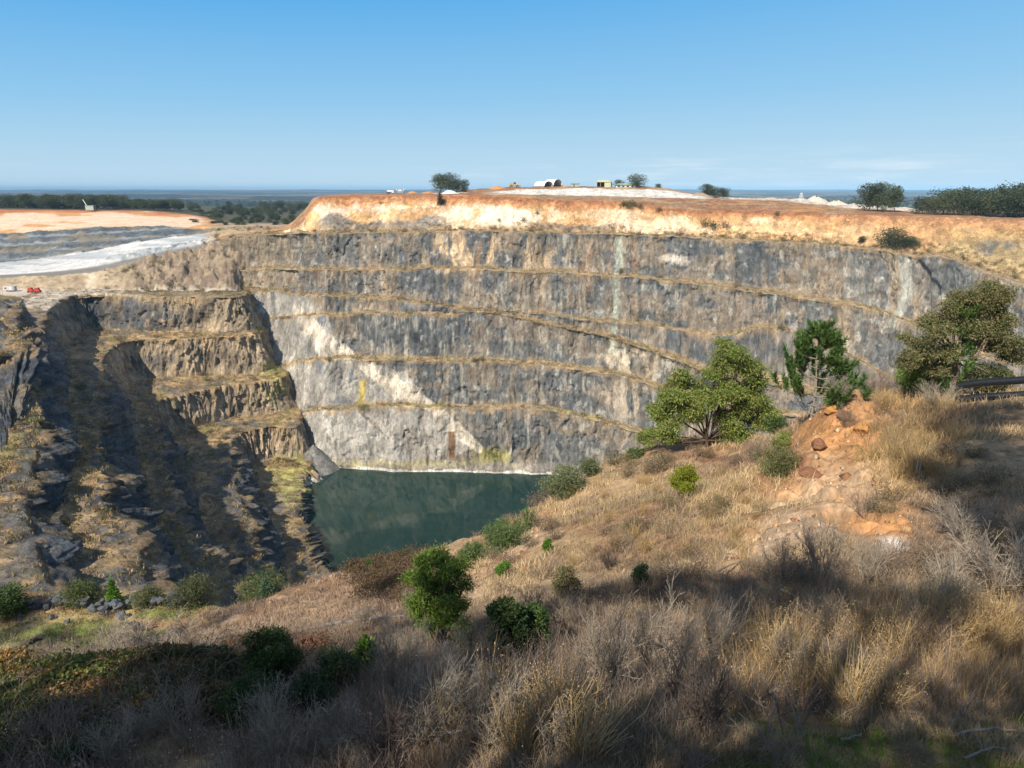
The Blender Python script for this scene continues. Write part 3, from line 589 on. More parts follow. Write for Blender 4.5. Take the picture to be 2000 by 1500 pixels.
# ================================================================== FOREGROUND SLOPE
AN = [(-200, 1500, 6.5), (0, 1500, 6.2), (500, 1500, 5.6), (1000, 1500, 5.2), (1500, 1500, 5.2), (2000, 1500, 5.6), (2250, 1500, 6),
 (0, 1750, 4.3), (1000, 1750, 3.8), (2000, 1750, 4.0), (-200, 1400, 8.3), (0, 1400, 7.8), (500, 1400, 7), (1000, 1400, 6.5), (1500, 1400, 6.5), (2000, 1400, 7), (2250, 1400, 7.3),
 (-200, 1320, 10), (0, 1310, 10), (300, 1300, 10.4), (600, 1300, 10.8), (1000, 1300, 9), (1400, 1300, 8.7), (1700, 1300, 8.5), (2000, 1300, 8.7),
 (600, 1250, 15.5), (800, 1230, 14), (700, 1215, 20), (600, 1200, 26), (500, 1225, 25), (430, 1255, 20), (420, 1205, 36), (500, 1172, 36), (560, 1155, 40), (640, 1132, 42), (760, 1100, 40), (700, 1160, 30), (800, 1122, 33),
 (870, 1068, 37), (900, 1105, 28), (950, 1060, 35), (1000, 1120, 22), (900, 1200, 15.5), (930, 1080, 33), (1060, 992, 36), (1120, 944, 38), (1180, 916, 40), (1250, 890, 40), (1330, 878, 39), (1440, 868, 36), (1500, 850, 34), (1560, 822, 32), (1640, 786, 30), (1700, 768, 30), (1760, 768, 29), (1860, 776, 27), (2000, 762, 25), (2250, 750, 24),
 (1100, 1100, 21), (1200, 1000, 26), (1200, 1150, 14), (1330, 960, 28), (1400, 1050, 19), (1400, 1180, 12), (1400, 920, 31), (1550, 1000, 18.5), (1550, 900, 25), (1600, 850, 26.5), (1640, 810, 28), (1600, 1150, 12), (1700, 1050, 15), (1700, 950, 19), (1700, 850, 24), (1850, 1050, 14.5), (1850, 950, 18), (1850, 850, 22), (1850, 800, 25), (2000, 1100, 12.5), (2000, 950, 17), (2000, 850, 20.5), (2000, 790, 23.5), (1700, 1200, 10.5), (2000, 1200, 10.3), (2250, 950, 16), (2250, 1200, 10)]
ap = [P(*p) for p in AN]
for px_, py_ in [(-250, 1240), (-250, 1190), (0, 1240), (0, 1190), (150, 1240), (150, 1190), (280, 1232), (300, 1188), (400, 1190)]: ap.append(P(px_, py_, z=-37.0))
ap = np.array(ap)
def _q(X, Y):
    Yc = np.maximum(Y, 2.2); return np.stack([np.clip(X / Yc, -1.25, 1.25) * 1.7, np.log(Yc + 3) * 2.0], -1)
aq = _q(ap[:, 0], ap[:, 1])
def _tp(r2): return np.where(r2 > 1e-12, .5 * r2 * np.log(np.maximum(r2, 1e-12)), 0)
NA = len(ap); K = _tp(((aq[:, None] - aq[None]) ** 2).sum(-1)) + np.eye(NA) * .004
A = np.zeros((NA + 3, NA + 3)); A[:NA, :NA] = K; A[:NA, NA] = 1; A[:NA, NA + 1:] = aq; A[NA, :NA] = 1; A[NA + 1:, :NA] = aq.T
wts = np.linalg.solve(A, np.concatenate([ap[:, 2], np.zeros(3)]))
EDGE = [(-400, 1170, 58), (0, 1175, 57.5), (300, 1175, 57.5), (420, 1172, 54), (500, 1155, 48), (560, 1148, 44), (640, 1128, 43.5), (760, 1095, 41.5), (870, 1062, 38.5), (950, 1052, 36.5), (1060, 985, 37.5), (1120, 938, 39.5), (1180, 912, 41.5), (1250, 885, 42), (1330, 874, 41), (1440, 864, 38), (1500, 846, 35.5), (1560, 818, 33.5), (1640, 780, 31.5), (1700, 760, 31.5), (1860, 764, 28.5), (2000, 750, 26.5), (2250, 738, 25)]
ep = np.array([P(*p) for p in EDGE]); eaz = ep[:, 0] / ep[:, 1]
_b = lambda px, py, Y: tuple(P(px, py, Y=Y)[:2])
BUMPS = [(*_b(1655, 822, 27.2), 1.5, 1.0, 171), (*_b(1612, 855, 26.), 1.3, .8, 172), (*_b(1570, 910, 24.), 1.1, .7, 173), (*_b(1692, 845, 25.5), .9, .6, 174), (*_b(1755, 1035, 15.), .7, .45, 175)]
RILLS = [(*_b(1640, 850, 25.5), 3.2), (*_b(1640, 960, 20.), 3.0), (*_b(1500, 1060, 16.), 2.6), (*_b(1000, 1070, 30.), 3.5), (*_b(1720, 1020, 16.), 2.)]
def hfg(X, Y, rough=True):
    X = np.asarray(X, float); Y = np.asarray(Y, float); sh = np.broadcast(X, Y).shape
    X = np.broadcast_to(X, sh).ravel(); Y = np.broadcast_to(Y, sh).ravel()
    az = np.clip(X / np.maximum(Y, 2.2), -1.3, 1.3); Ye = np.interp(az, eaz, ep[:, 1]) + 3 * (fbm(az * 9, 1.5, s=151) - .5)
    Yc = np.minimum(Y, Ye); q = _q(az * Yc, Yc)
    out = np.empty(len(X))
    for i in range(0, len(X), 20000):
        qq = q[i:i + 20000]; out[i:i + 20000] = _tp(((qq[:, None] - aq[None]) ** 2).sum(-1)) @ wts[:NA] + wts[NA] + qq @ wts[NA + 1:]
    over = np.maximum(0, Y - Ye); out = out - 1.25 * over * np.minimum(1, .35 + over / 8)
    back = np.maximum(0, 2.2 - Y); out = np.where(back > 0, out + np.minimum(.30 * back, 3.4), out)
    if rough:
        rr = np.clip(Y / 10, .4, 3)
        out = out + .20 * rr * (fbm(X / 2.2, Y / 2.2, s=152, o=5) - .5) + .35 * rr * (fbm(X / 7, Y / 7, s=153) - .5) * sm(8, 16, Y)
    if rough:
        for bx0, by0, r0, h0, sd_ in BUMPS:
            g_ = np.exp(-(((X - bx0) ** 2 + ((Y - by0) * .8) ** 2) / r0 ** 2)); out = out + h0 * g_ * (.45 + 1.1 * fbm(X / .9, Y / .9, s=sd_, o=4))
        cl_ = sum(np.exp(-(((X - bx0) ** 2 + (Y - by0) ** 2) / r0 ** 2)) for bx0, by0, r0 in RILLS)
        out = out - .55 * np.minimum(cl_, 1) * sm(.16, .0, np.abs(fbm(X / 1.6 + Y * .15, Y / 3.2, s=155, o=4) - .5))
    return np.maximum(out, -170).reshape(sh)
def Gp(px, py):
    """where the view through a photo pixel meets the foreground slope"""
    dx, dy, dz = [float(v) for v in ray(px, py)]; ts = np.geomspace(3, 75, 700)
    zz = hfg(dx * ts, dy * ts); below = np.nonzero(dz * ts <= zz)[0]
    i = below[0] if len(below) else int(np.argmin(dz * ts - zz)); t = ts[i]
    if len(below) and i > 0:
        f0 = dz * ts[i-1] - zz[i-1]; f1 = dz * ts[i] - zz[i]; t = ts[i-1] + (ts[i] - ts[i-1]) * f0 / (f0 - f1)
    X, Y = dx * t, dy * t
    return np.array([X, Y, float(hfg(np.array([X]), np.array([Y]))[0])])
def Gps(px, py):
    return np.array([Gp(a, b) for a, b in zip(px, py)])
th = np.linspace(-1.32, 1.32, 760); rr = np.concatenate([np.geomspace(.6, 9, 60)[:-1], np.geomspace(9, 60, 430), np.geomspace(60.5, 190, 70)[:]])
ox, oy = 0.0, -4.0
rr2, t2 = np.meshgrid(rr, th, indexing='ij'); X = ox + rr2 * np.sin(t2) * 1.15; Y = oy + rr2 * np.cos(t2)
Z = hfg(X, Y); gx, gy_ = proj(np.stack([X, Y, Z], -1)); gx = np.where(Y > 2, gx, -999)
pat = fbm(X / 1.3, Y / 1.3, s=161, o=5); pt2 = fbm(X / 5, Y / 5, s=162, o=4)
nz = (fbm(X / 2.5, Y / 2.5, s=163, o=4) - .5) * 120; qx, qy = gx + nz, gy_ + nz * .6
c = C(.33, .20, .105) * (.65 + .7 * pat)[..., None]
c = mix(c, C(.40, .29, .165), sm(.42, .6, pt2) * .7)
c = mix(c, C(.16, .11, .07), sm(.55, .7, pat) * .6 )
claym = np.maximum(blob(qx, qy, 1640, 850, 80, 60), np.maximum(blob(qx, qy, 1720, 1020, 70, 45), blob(qx, qy, 1590, 940, 110, 40) * .8))
c = mix(c, C(.47, .235, .095) * (.65 + .6 * pat)[..., None], claym * .9)
palem = np.maximum(inpoly(qx, qy, [(1370, 1110), (1500, 1030), (1560, 1000), (1640, 1030), (1560, 1060), (1460, 1100), (1390, 1140)]), blob(qx, qy, 1660, 960, 90, 50) * .8)
palem = np.maximum(palem, inpoly(qx, qy, [(900, 1140), (1000, 1060), (1090, 1010), (1090, 1035), (1010, 1090), (930, 1180)]) * .9)
palem = np.maximum(palem, inpoly(qx, qy, [(430, 1195), (520, 1160), (600, 1165), (520, 1200), (440, 1230)]) * .8)
c = mix(c, C(.52, .36, .225) * (.65 + .5 * pat)[..., None], palem * .9)
c = mix(c, C(.66, .62, .55), blob(gx + nz * .2, gy_ + nz * .1, 1740, 1065, 34, 16) * .9)
redm = blob(qx, qy, 1560, 905, 45, 25) + blob(qx, qy, 1400, 895, 110, 16) * .8 + blob(qx, qy, 1620, 820, 60, 16) * .5
c = mix(c, C(.22, .11, .07), np.clip(redm, 0, 1) * .8)
c = mix(c, C(.10, .14, .035) * (.7 + .6 * pat)[..., None], np.clip(sm(1380, 1440, gy_) * sm(.42, .55, pt2) * sm(900, 1100, gx), 0, 1) * .85)
bench_m = (Y > 46) * (Y < 60) * sm(420, 330, gx)
c = mix(c, C(.16, .20, .05), bench_m * sm(.38, .52, fbm(X / 6, Y / 3, s=164)) * .9)
c = mix(c, C(.5, .36, .17), bench_m * sm(.52, .62, fbm(X / 9, Y / 2, s=165)) * .8)
fg = tagk(grid('slope', np.stack([X, Y, Z], -1), np.clip(c, .01, .9), terrain_mat('slope_earth', fine=4.5, amt=.45, bump=.6, bdist=.12)), 'structure')
# ================================================================== PLANT GENERATORS
def rnd(a=0, b=1, n=None): return rng.uniform(a, b, n)
def unit(v): return v / np.maximum(np.linalg.norm(v, axis=-1, keepdims=True), 1e-9)
def sphere_pts(n, r0=0.0):
    v = unit(rng.normal(size=(n, 3))); return v * (r0 + (1 - r0) * rng.uniform(size=(n, 1)) ** (1 / 2.2))
def leaves(C_, L_, W_, dirs=None, flat=0.0):
    """rhombic leaf per centre: long axis 'dirs' (or random), random roll"""
    n = len(C_); L_ = np.broadcast_to(np.asarray(L_, float).reshape(-1, 1) if np.ndim(L_) else L_, (n, 1)); W_ = np.broadcast_to(np.asarray(W_, float).reshape(-1, 1) if np.ndim(W_) else W_, (n, 1))
    d = unit(rng.normal(size=(n, 3))) if dirs is None else unit(dirs)
    q = rng.normal(size=(n, 3)); q[:, 2] *= (1 - flat); s = unit(np.cross(d, q)); nn = np.cross(d, s)
    V = np.stack([C_, C_ + d * L_ * .45 + s * W_ * .5 + nn * L_ * .06, C_ + d * L_, C_ + d * L_ * .45 - s * W_ * .5 + nn * L_ * .06], 1)
    return V.reshape(-1, 3), np.arange(4 * n)
def pick(cols, n, j=.18):
    cols = np.asarray(cols, float); c = cols[rng.integers(0, len(cols), n)] * rng.uniform(1 - j, 1 + j, (n, 1)); return np.clip(c, .005, .95)
def segs(P0, P1, r0, r1, k=4):
    P0 = np.asarray(P0, float); P1 = np.asarray(P1, float); n = len(P0); r0 = np.broadcast_to(r0, n); r1 = np.broadcast_to(r1, n)
    d = unit(P1 - P0); a = unit(np.cross(d, np.where(np.abs(d[:, 2:3]) < .9, [[0, 0, 1.]], [[1., 0, 0]]))); b = np.cross(d, a)
    t = np.arange(k) * 2 * np.pi / k; ring = a[:, None] * np.cos(t)[None, :, None] + b[:, None] * np.sin(t)[None, :, None]
    V = np.concatenate([P0[:, None] + ring * r0[:, None, None], P1[:, None] + ring * r1[:, None, None]], 1).reshape(-1, 3)
    i = np.arange(k); f = np.stack([i, (i + 1) % k, (i + 1) % k + k, i + k], -1)
    return V, (f[None] + (np.arange(n) * 2 * k)[:, None, None]).reshape(-1)
def path_segs(paths):
    P0, P1, a, b = [], [], [], []
    for p, r in paths:
        P0.append(p[:-1]); P1.append(p[1:]); a.append(r[:-1]); b.append(r[1:])
    return np.concatenate(P0), np.concatenate(P1), np.concatenate(a), np.concatenate(b)
def grow(p, d, l, n, wob=.2, up=0.0, r=(.02, .005)):
    pts = [np.array(p, float)]; d = unit(np.array(d, float))
    for i in range(n):
        d = unit(d + rng.normal(size=3) * wob + np.array([0, 0, up])); pts.append(pts[-1] + d * l / n)
    return np.array(pts), np.linspace(r[0], r[1], n + 1), d
def seg_mesh(name, paths, col, mat, k=4, j=.2):
    V, f = segs(*path_segs(paths), k=k); c = np.repeat(pick([col], len(V) // (2 * k), j), 2 * k, 0)
    return mesh_np(name, V, f, 4, c, mat, smooth=k > 4)
def leaf_mesh(name, V, f, c, mat): return mesh_np(name, V, f, 4, np.repeat(c, 4, 0), mat)
LEAF = leaf_mat('foliage'); DRY = leaf_mat('dry_plant', transl=.12, rough=.8, var=.2); BARK = leaf_mat('bark', transl=0, rough=.9)

def clumps_leaves(cl, n, L_, W_, cols, droop=0.0, hollow=.35, j=.25, ragged=.13):
    """cl: list of (centre, radii); leaves spread through uneven clumps"""
    w_ = np.array([np.prod(r) ** (2 / 3.) for _, r in cl]); w_ /= w_.sum(); VV, cc = [], []
    for (ce, ra), ww in zip(cl, w_):
        m_ = max(4, int(n * ww)); p = sphere_pts(m_, hollow); p *= (1 + (.6 if ragged else .25) * (fbm(p[:, 0] * 1.7 + ce[0], p[:, 1] * 1.7 + ce[1], p[:, 2] * 1.7, s=int(abs(ce[0] * 31)) % 97) - .5)[:, None] * 2)
        out_ = rng.uniform(size=(m_, 1)) < ragged; p = np.where(out_, p * rng.uniform(1.05, 1.5, (m_, 1)), p)
        C_ = np.array(ce) + p * np.array(ra); d = unit(rng.normal(size=(m_, 3)) + p * .8 + np.array([0, 0, -droop]))
        V, _ = leaves(C_, L_ * rng.uniform(.7, 1.3, m_), W_ * rng.uniform(.7, 1.3, m_), d); VV.append(V)
        cc.append(pick(cols, m_, j) * rng.uniform(.85, 1.18))
    V = np.concatenate(VV); return V, np.arange(len(V)), np.concatenate(cc)

def tree_parts(seed, h, clumps, nleaf, L_, W_, cols, trunk_r, bark, droop=.3, stems=1, fork=.35, lean=(0, 0), hollow=.3, twigs=True, every=1, ragged=.13):
    """tapered trunk(s), a limb to every clump, foliage. returns (trunk mesh, crown mesh)"""
    global rng; keep = rng; rng = np.random.default_rng(seed); paths = []
    tops = []
    for s_ in range(stems):
        a = rnd(0, 6.28); sp = 0 if stems == 1 else .16
        d = np.array([math.cos(a) * sp + lean[0], math.sin(a) * sp + lean[1], 1]); p, r, d = grow((math.cos(a) * sp * .3, math.sin(a) * sp * .3, -.3), d, h * fork + .3, 5, .05, .02, (trunk_r, trunk_r * .7)); paths.append((p, r)); tops.append((p[-1], r[-1]))
    last = None
    for ic, (ce, ra) in enumerate(clumps):
        if every > 1 and ic % every:        # finer boughs leave the limb that serves their part of the crown
            lp, lr = last; q0 = lp[rng.integers(3, 6)]; e = np.array(ce, float); paths.append((np.array([q0, (q0 + e) / 2 + rng.normal(size=3) * .015 * h, e]), np.array([lr * .4, lr * .25, lr * .1]))); continue
        t0, r0 = tops[int(np.argmin([np.hypot(*(t[0][:2] - np.array(ce)[:2])) + rnd(0, .2) for t in tops]))]
        n_ = 6; u = np.linspace(0, 1, n_)[:, None]; c_ = np.array(ce, float); mid = (t0 + c_) / 2 + rng.normal(size=3) * .06 * h + np.array([0, 0, .05 * h])
        p = t0 * (1 - u) ** 2 + 2 * u * (1 - u) * mid + c_ * u ** 2; last = (p, r0 * .6); paths.append((p, np.linspace(r0 * (.75 if every == 1 else .5), r0 * .16, n_)))
        if twigs:
            for q in range(5):
                e = c_ + sphere_pts(1, .6)[0] * np.array(ra) * .9; b_ = p[rng.integers(3, n_)]; paths.append((np.array([b_, (b_ + e) / 2 + rng.normal(size=3) * .05, e]), np.array([r0 * .3, r0 * .18, r0 * .06])))
    tm = seg_mesh('trunk', paths, bark, BARK, k=6)
    V, f, c = clumps_leaves(clumps, nleaf, L_, W_, cols, droop, hollow, .25, ragged); cm = leaf_mesh('crown', V, f, c, LEAF)
    rng = keep; return tm, cm
def thing(name, label, cat, loc, group=None, rz=0.0, sc=1.0):
    o = bpy.data.objects.new(name, None); COL.objects.link(o); o.empty_display_size = .2; o.location = [float(v) for v in loc]; o.rotation_euler = (0, 0, rz); o.scale = sc if hasattr(sc, '__len__') else (sc,) * 3
    return tag(o, label, cat, group)
def dup(root, loc, rz, sc, label, group=None):
    r = root.copy(); COL.objects.link(r); r.location = [float(v) for v in loc]; r.rotation_euler = (0, 0, rz); r.scale = sc if hasattr(sc, '__len__') else (sc,) * 3; r['label'] = label
    if group: r['group'] = group
    for ch in root.children:
        c_ = ch.copy(); COL.objects.link(c_); c_.parent = r
    return r
def rand_clumps(seed, h, w, n, low=.3, ground=False, rs=(.2, .36)):
    g = np.random.default_rng(seed); out = []
    for i in range(n):
        z_ = h * (low + (1 - low) * (i + .5) / n * .86); prof = math.sin(math.pi * min(1, .18 + .8 * (z_ / h - low) / (1 - low) * .95)) ** .6
        a = i * 2.4 + g.uniform(-.5, .5); rr_ = w * .5 * prof * g.uniform(.25, .8); s_ = w * g.uniform(*rs)
        out.append(((math.cos(a) * rr_, math.sin(a) * rr_, z_), (s_, s_, s_ * g.uniform(.6, .85))))
    return out

# dead twiggy bush: stems that fork three times
def twig_bush(seed, h=1.2, spread=.5, stems=9, l1=6, l2=4, col=(.30, .26, .225), up=.05, r=.010, wob=.12):
    global rng; keep = rng; rng = np.random.default_rng(seed); paths = []
    for s_ in range(stems):
        a = rnd(0, 6.283); sp = spread * rnd(.2, 1.1); d = np.array([math.cos(a) * sp, math.sin(a) * sp, 1])
        p, rr_, dd = grow((math.cos(a) * .05 * h, math.sin(a) * .05 * h, -.05), d, h * rnd(.6, 1.05), 6, wob, up, (r * rnd(.8, 1.3), r * .3)); paths.append((p, rr_))
        for q in range(l1):
            i = rng.integers(2, 6); d2 = unit(p[i] - p[i - 1]) + rng.normal(size=3) * .55 + np.array([0, 0, .25])
            p2, r2, _ = grow(p[i], d2, h * rnd(.2, .45), 4, wob * 1.2, up, (rr_[i] * .7, r * .25)); paths.append((p2, r2))
            for k in range(l2):
                i2 = rng.integers(1, 4); d3 = unit(p2[i2] - p2[i2 - 1]) + rng.normal(size=3) * .6 + np.array([0, 0, .15])
                p3, r3, _ = grow(p2[i2], d3, h * rnd(.08, .2), 2, .15, up, (r2[i2] * .7, r * .2)); paths.append((p3, r3))
    me = seg_mesh('twigs', paths, col, DRY, k=3, j=.3); rng = keep; return me
def upright_stalks(seed, n=40, h=.8, spread=.3, col=(.46, .32, .15), seedhead=True, w=.006):
    global rng; keep = rng; rng = np.random.default_rng(seed); paths = []; H = []
    for i in range(n):
        a = rnd(0, 6.28); rr_ = spread * math.sqrt(rnd()); d = np.array([rng.normal() * .26, rng.normal() * .26, 1]); p, r_, _ = grow((math.cos(a) * rr_, math.sin(a) * rr_, -.03), d, h * rnd(.55, 1.1), 3, .06, -.02, (w, w * .5)); paths.append((p, r_)); H.append(p[-1])
    V, f = segs(*path_segs(paths), k=3); c = np.repeat(pick([col, np.array(col) * .75], len(V) // 6, .3), 6, 0)
    if seedhead:
        Hh = np.repeat(np.array(H), 5, 0) + rng.normal(size=(len(H) * 5, 3)) * .035; V2, f2 = leaves(Hh, .034, .013); c2 = np.repeat(pick([np.array(col) * 1.1, (.30, .22, .14)], len(Hh)), 4, 0)
        f = np.concatenate([f, f2 + len(V)]); V = np.concatenate([V, V2]); c = np.concatenate([c, c2])
    rng = keep; return mesh_np('stalks', V, f, 4, c, DRY)

# leafy shrub meshes
def shrub_parts(seed, h, w, n, L_, W_, cols, ncl=9, stems=7, bark=(.14, .10, .07), low=.18, droop=0., hollow=.2, rs=(.2, .34)):
    global rng; keep = rng; rng = np.random.default_rng(seed); cl = rand_clumps(seed, h, w, ncl, low, rs=rs); paths = []
    for i, (ce, ra) in enumerate(cl):
        e = np.array(ce); m_ = e * .5 + rng.normal(size=3) * .06 * h; m_[2] = e[2] * .5; paths.append((np.array([[rnd(-.05, .05) * w, rnd(-.05, .05) * w, -.1], m_, e]), np.array([.022, .014, .006]) * h))
    st = seg_mesh('stems', paths, bark, BARK, k=4); V, f, c = clumps_leaves(cl, n, L_, W_, cols, droop, hollow); rng = keep
    return st, leaf_mesh('foliage', V, f, c, LEAF)
def shrub(name, label, loc, parts, cat='shrub', group=None, rz=0, sc=1.0):
    t = thing(name, label, cat, loc, group, rz, sc); ob('stems', parts[0], t); ob('foliage', parts[1], t); return t
def one_mesh(name, a, b):   # two meshes of a small copy as one
    V = []; F_ = []; Cc = []; mi = []; off = 0
    for k, me in enumerate((a, b)):
        n_ = len(me.vertices); v = np.empty(n_ * 3, np.float32); me.vertices.foreach_get('co', v); li = np.empty(len(me.loops), np.int32); me.loops.foreach_get('vertex_index', li)
        c_ = np.empty(n_ * 4, np.float32); me.color_attributes['Col'].data.foreach_get('color', c_); V.append(v.reshape(-1, 3)); F_.append(li + off); Cc.append(c_.reshape(-1, 4)[:, :3]); mi.append(np.full(len(me.polygons), k)); off += n_
    return mesh_np(name, np.concatenate(V), np.concatenate(F_), 4, np.concatenate(Cc), [a.materials[0], b.materials[0]], midx=np.concatenate(mi))
GUM = [(.085, .105, .04), (.105, .12, .046), (.07, .085, .036), (.125, .13, .055)]
DARKG = [(.04, .055, .024), (.05, .066, .03), (.035, .045, .02)]
# ================================================================== FAR THINGS: trees, bushes, buildings, machines
def plat(px, f):
    """a place on the plateau: f = 0 top edge of the clay, 1 middle, 2 skyline"""
    i = int(np.clip((px - 430) / 2, 0, len(pxs) - 1)); a = TOPROW[i]; b = atpx(Ym, -tdep(MID) * Ym)[i]; c_ = atpx(Ys, -tdep(SKY) * Ys)[i]
    return a * (1 - f) + b * f if f <= 1 else b * (2 - f) + c_ * (f - 1)
def mpp(p): return (p[1] * CP - p[2] * SP) / F           # metres per photo pixel at a point
FT = []
for i in range(5):
    h = 1.0; w_ = [.75, .9, .6, 1.0, .8][i]; tm, cm = tree_parts(300 + i, 1.0, rand_clumps(300 + i, 1.0, w_, 11, [.22, .2, .26, .22, .12][i], rs=(.2, .3)), 2600, .05, .03, GUM if i % 2 else GUM + DARKG, .022, (.16, .13, .10), droop=.4, fork=.25, twigs=False)
    FT.append((tm, cm, one_mesh('gum', tm, cm)))
def far_tree(px, base, hpx, v, label, group, wide=1.0, cat='tree', parts=True, sink=.4):
    wide *= 1.35
    p = base; H = hpx * mpp(p); p = p - np.array([0, 0, sink])
    if parts:
        t = thing('gum_tree', label, cat, p, group, rnd(0, 6.28), (H * wide, H * wide, H)); ob('trunk', FT[v][0], t); ob('crown', FT[v][1], t)
    else: t = tag(ob('gum_tree', FT[v][2], None, p, (0, 0, rnd(0, 6.28)), (H * wide, H * wide, H)), label, cat, group)
    return t
for px, f, h, v, wd, lab in [(862, 1.75, 37, 1, 1.05, 'broadest gum of the clump on the left of the rim, beside a pale spoil heap'), (882, 1.7, 36, 3, .8, 'gum with a narrow crown touching the broadest gum on the left of the rim'), (893, 1.6, 24, 2, .9, 'short thin gum between two bigger gums left of the yellow loader'), (906, 1.5, 26, 4, .9, 'gum standing apart on the right of the clump left of the yellow loader'),
        (1208, 1.95, 15, 1, 1.3, 'small flat topped tree behind the low green building on the rim'), (1245, 1.9, 26, 3, 1.15, 'round dark gum at the right end of the green building on the rim'), (1287, 2, 9, 4, 1.5, 'lowest bushy tree on the skyline right of the round dark gum'),
        (1381, 1.6, 27, 0, 1.0, 'taller gum at the left of the dusty clump beside the white stockpile'), (1396, 1.6, 22, 3, 1.1, 'middle gum of the dusty clump right of the white stockpile'), (1412, 1.5, 22, 1, 1.1, 'gum at the right of the dusty clump right of the white stockpile'),
        (1692, 1.1, 52, 1, .85, 'leaning gum on the left of the stand of four by the white flat'), (1712, 1.15, 58, 0, .75, 'tallest gum of the stand of four by the white flat'), (1729, 1.1, 50, 3, .7, 'gum in the middle of the stand of four by the white flat'), (1747, 1.05, 52, 2, .6, 'narrow gum with a bare pale trunk at the right of the stand of four')]:
    far_tree(px, plat(px, f), h, v, lab, 'gum trees along the rim', wd)
gr_ = [(1800, .9, 36, 4, 1.2), (1822, .7, 34, 3, 1.2), (1843, 1.1, 48, 1, 1.1), (1862, .8, 46, 3, 1.1), (1880, 1.2, 54, 0, 1.0), (1898, .8, 42, 4, 1.2), (1915, 1.1, 50, 1, 1.1), (1932, .8, 44, 3, 1.2), (1948, 1.2, 56, 0, 1.0), (1964, .7, 46, 4, 1.2), (1978, 1.1, 62, 1, 1.0), (1994, .8, 54, 3, 1.1), (2012, 1.1, 66, 0, 1.1), (2035, .8, 56, 1, 1.2)]
for i, (px, f, h, v, wd) in enumerate(gr_): far_tree(px, plat(px, f), h, v, 'bushy gum in the dense grove on the clay rim at right', 'grove of gums on the right rim', wd)
# the dark cypress-like tree and the bushes on the clay face
def facept(px, py):
    """point of the far wall seen at a photo pixel"""
    j = int(np.argmin(np.abs(FW['px'][len(FW['seg']) // 2] - px))); col_ = FW['G'][:, j]; y_ = proj(col_)[1]
    ok = np.arange(len(col_)) < np.searchsorted(FW['seg'], [i for i, n_ in enumerate(FW['name']) if n_ == 'sky'][0]) + 14
    k = int(np.argmin(np.where(ok, np.abs(y_ - py), 1e9))); return col_[k].copy()
cone = [((0, 0, .14), (.24, .24, .16)), ((.05, 0, .32), (.24, .24, .17)), ((-.03, .03, .5), (.2, .2, .17)), ((.02, 0, .68), (.14, .14, .16)), ((0, 0, .86), (.08, .08, .14))]
tm, cm = tree_parts(350, 1, cone, 1500, .06, .03, [(.022, .036, .018), (.03, .045, .022)], .03, (.1, .08, .06), twigs=False)
p = facept(860, 399); H = 27 * mpp(p); t = thing('conifer', 'dark dense conifer growing on the orange clay face', 'tree', p - [0, 0, .5], None, 0, H); ob('trunk', tm, t); ob('crown', cm, t)
for px, py, h, v, wd, lab in [(1741, 484, 40, 3, 1.25, 'largest bushy tree on the ledge below the orange clay at right'), (1768, 482, 24, 4, 1.1, 'middle of three trees on the ledge below the orange clay'), (1783, 482, 22, 1, 1.1, 'rightmost of three trees on the ledge below the orange clay'), (1682, 474, 15, 4, 1.1, 'small lone tree at the foot of the orange clay face')]:
    far_tree(px, facept(px, py), h, v, lab, 'trees on the ledge under the clay', wd, sink=.6)
# bushes: a few low meshes, placed one by one along the ledges
BV = []
for i, cols in enumerate([[(.13, .115, .05), (.10, .10, .045), (.16, .13, .07)], [(.20, .15, .085), (.16, .12, .07)], [(.09, .11, .035), (.12, .13, .05), (.07, .085, .03)], [(.28, .25, .06), (.22, .22, .06)], [(.21, .17, .12), (.17, .13, .09)], [(.12, .17, .05), (.10, .14, .05)]]):
    st, fo_ = shrub_parts(360 + i, 1.0, 1.5, 420, .13, .06, cols, ncl=8, low=.12); BV.append(one_mesh('bush', st, fo_))
def far_bush(p, h, v, label, group, w_=1.0, name='bush'):
    return tag(ob(name, BV[v], None, np.asarray(p) - [0, 0, .15 * h], (0, 0, rnd(0, 6.28)), (h * w_ * rnd(.8, 1.2), h * w_ * rnd(.8, 1.2), h)), label, 'bush', group)
LN = {'bermC1': 'lowest', 'bermC2': 'second lowest', 'bermC3': 'middle', 'bermR': 'sloping ramp', 'bermC4': 'short upper', 'bermC5': 'long upper', 'bermC6': 'topmost'}
NB_ = dict(bermC1=6, bermC2=8, bermC3=4, bermR=20, bermC4=6, bermC5=16, bermC6=58)
for k in NB_:
    ids = np.nonzero([FW['name'][i] == k for i in FW['seg']])[0]; hi = 2010 if k not in ('bermC1', 'bermC2', 'bermC3', 'bermR') else 1300
    cnt = 0
    while cnt < NB_[k]:
        j = rng.integers(0, len(pxs)); px = pxs[j]; lo = 445 if k in ('bermR', 'bermC5', 'bermC6') else 640
        if px < lo or px > hi or (vn(px / 40, 7.7, s=hash(k) % 50 if False else len(k)) < .4 and k != 'bermC6'): continue
        i = ids[rng.integers(0, len(ids))]; p = FW['G'][i, j]; v = rng.choice([0, 1, 4, 2], p=[.35, .3, .2, .15]); hh = rnd(1.3, 3.0) * (1.1 if k == 'bermC6' else .85)
        far_bush(p, hh, int(v), ('dry scrub bush on the %s ledge of the far rock wall' % LN[k]) if k != 'bermR' else 'dry scrub bush on the sloping ramp across the far rock wall', 'scrub on the %s ledge' % LN[k] if k != 'bermR' else 'scrub along the ramp', 1.0); cnt += 1
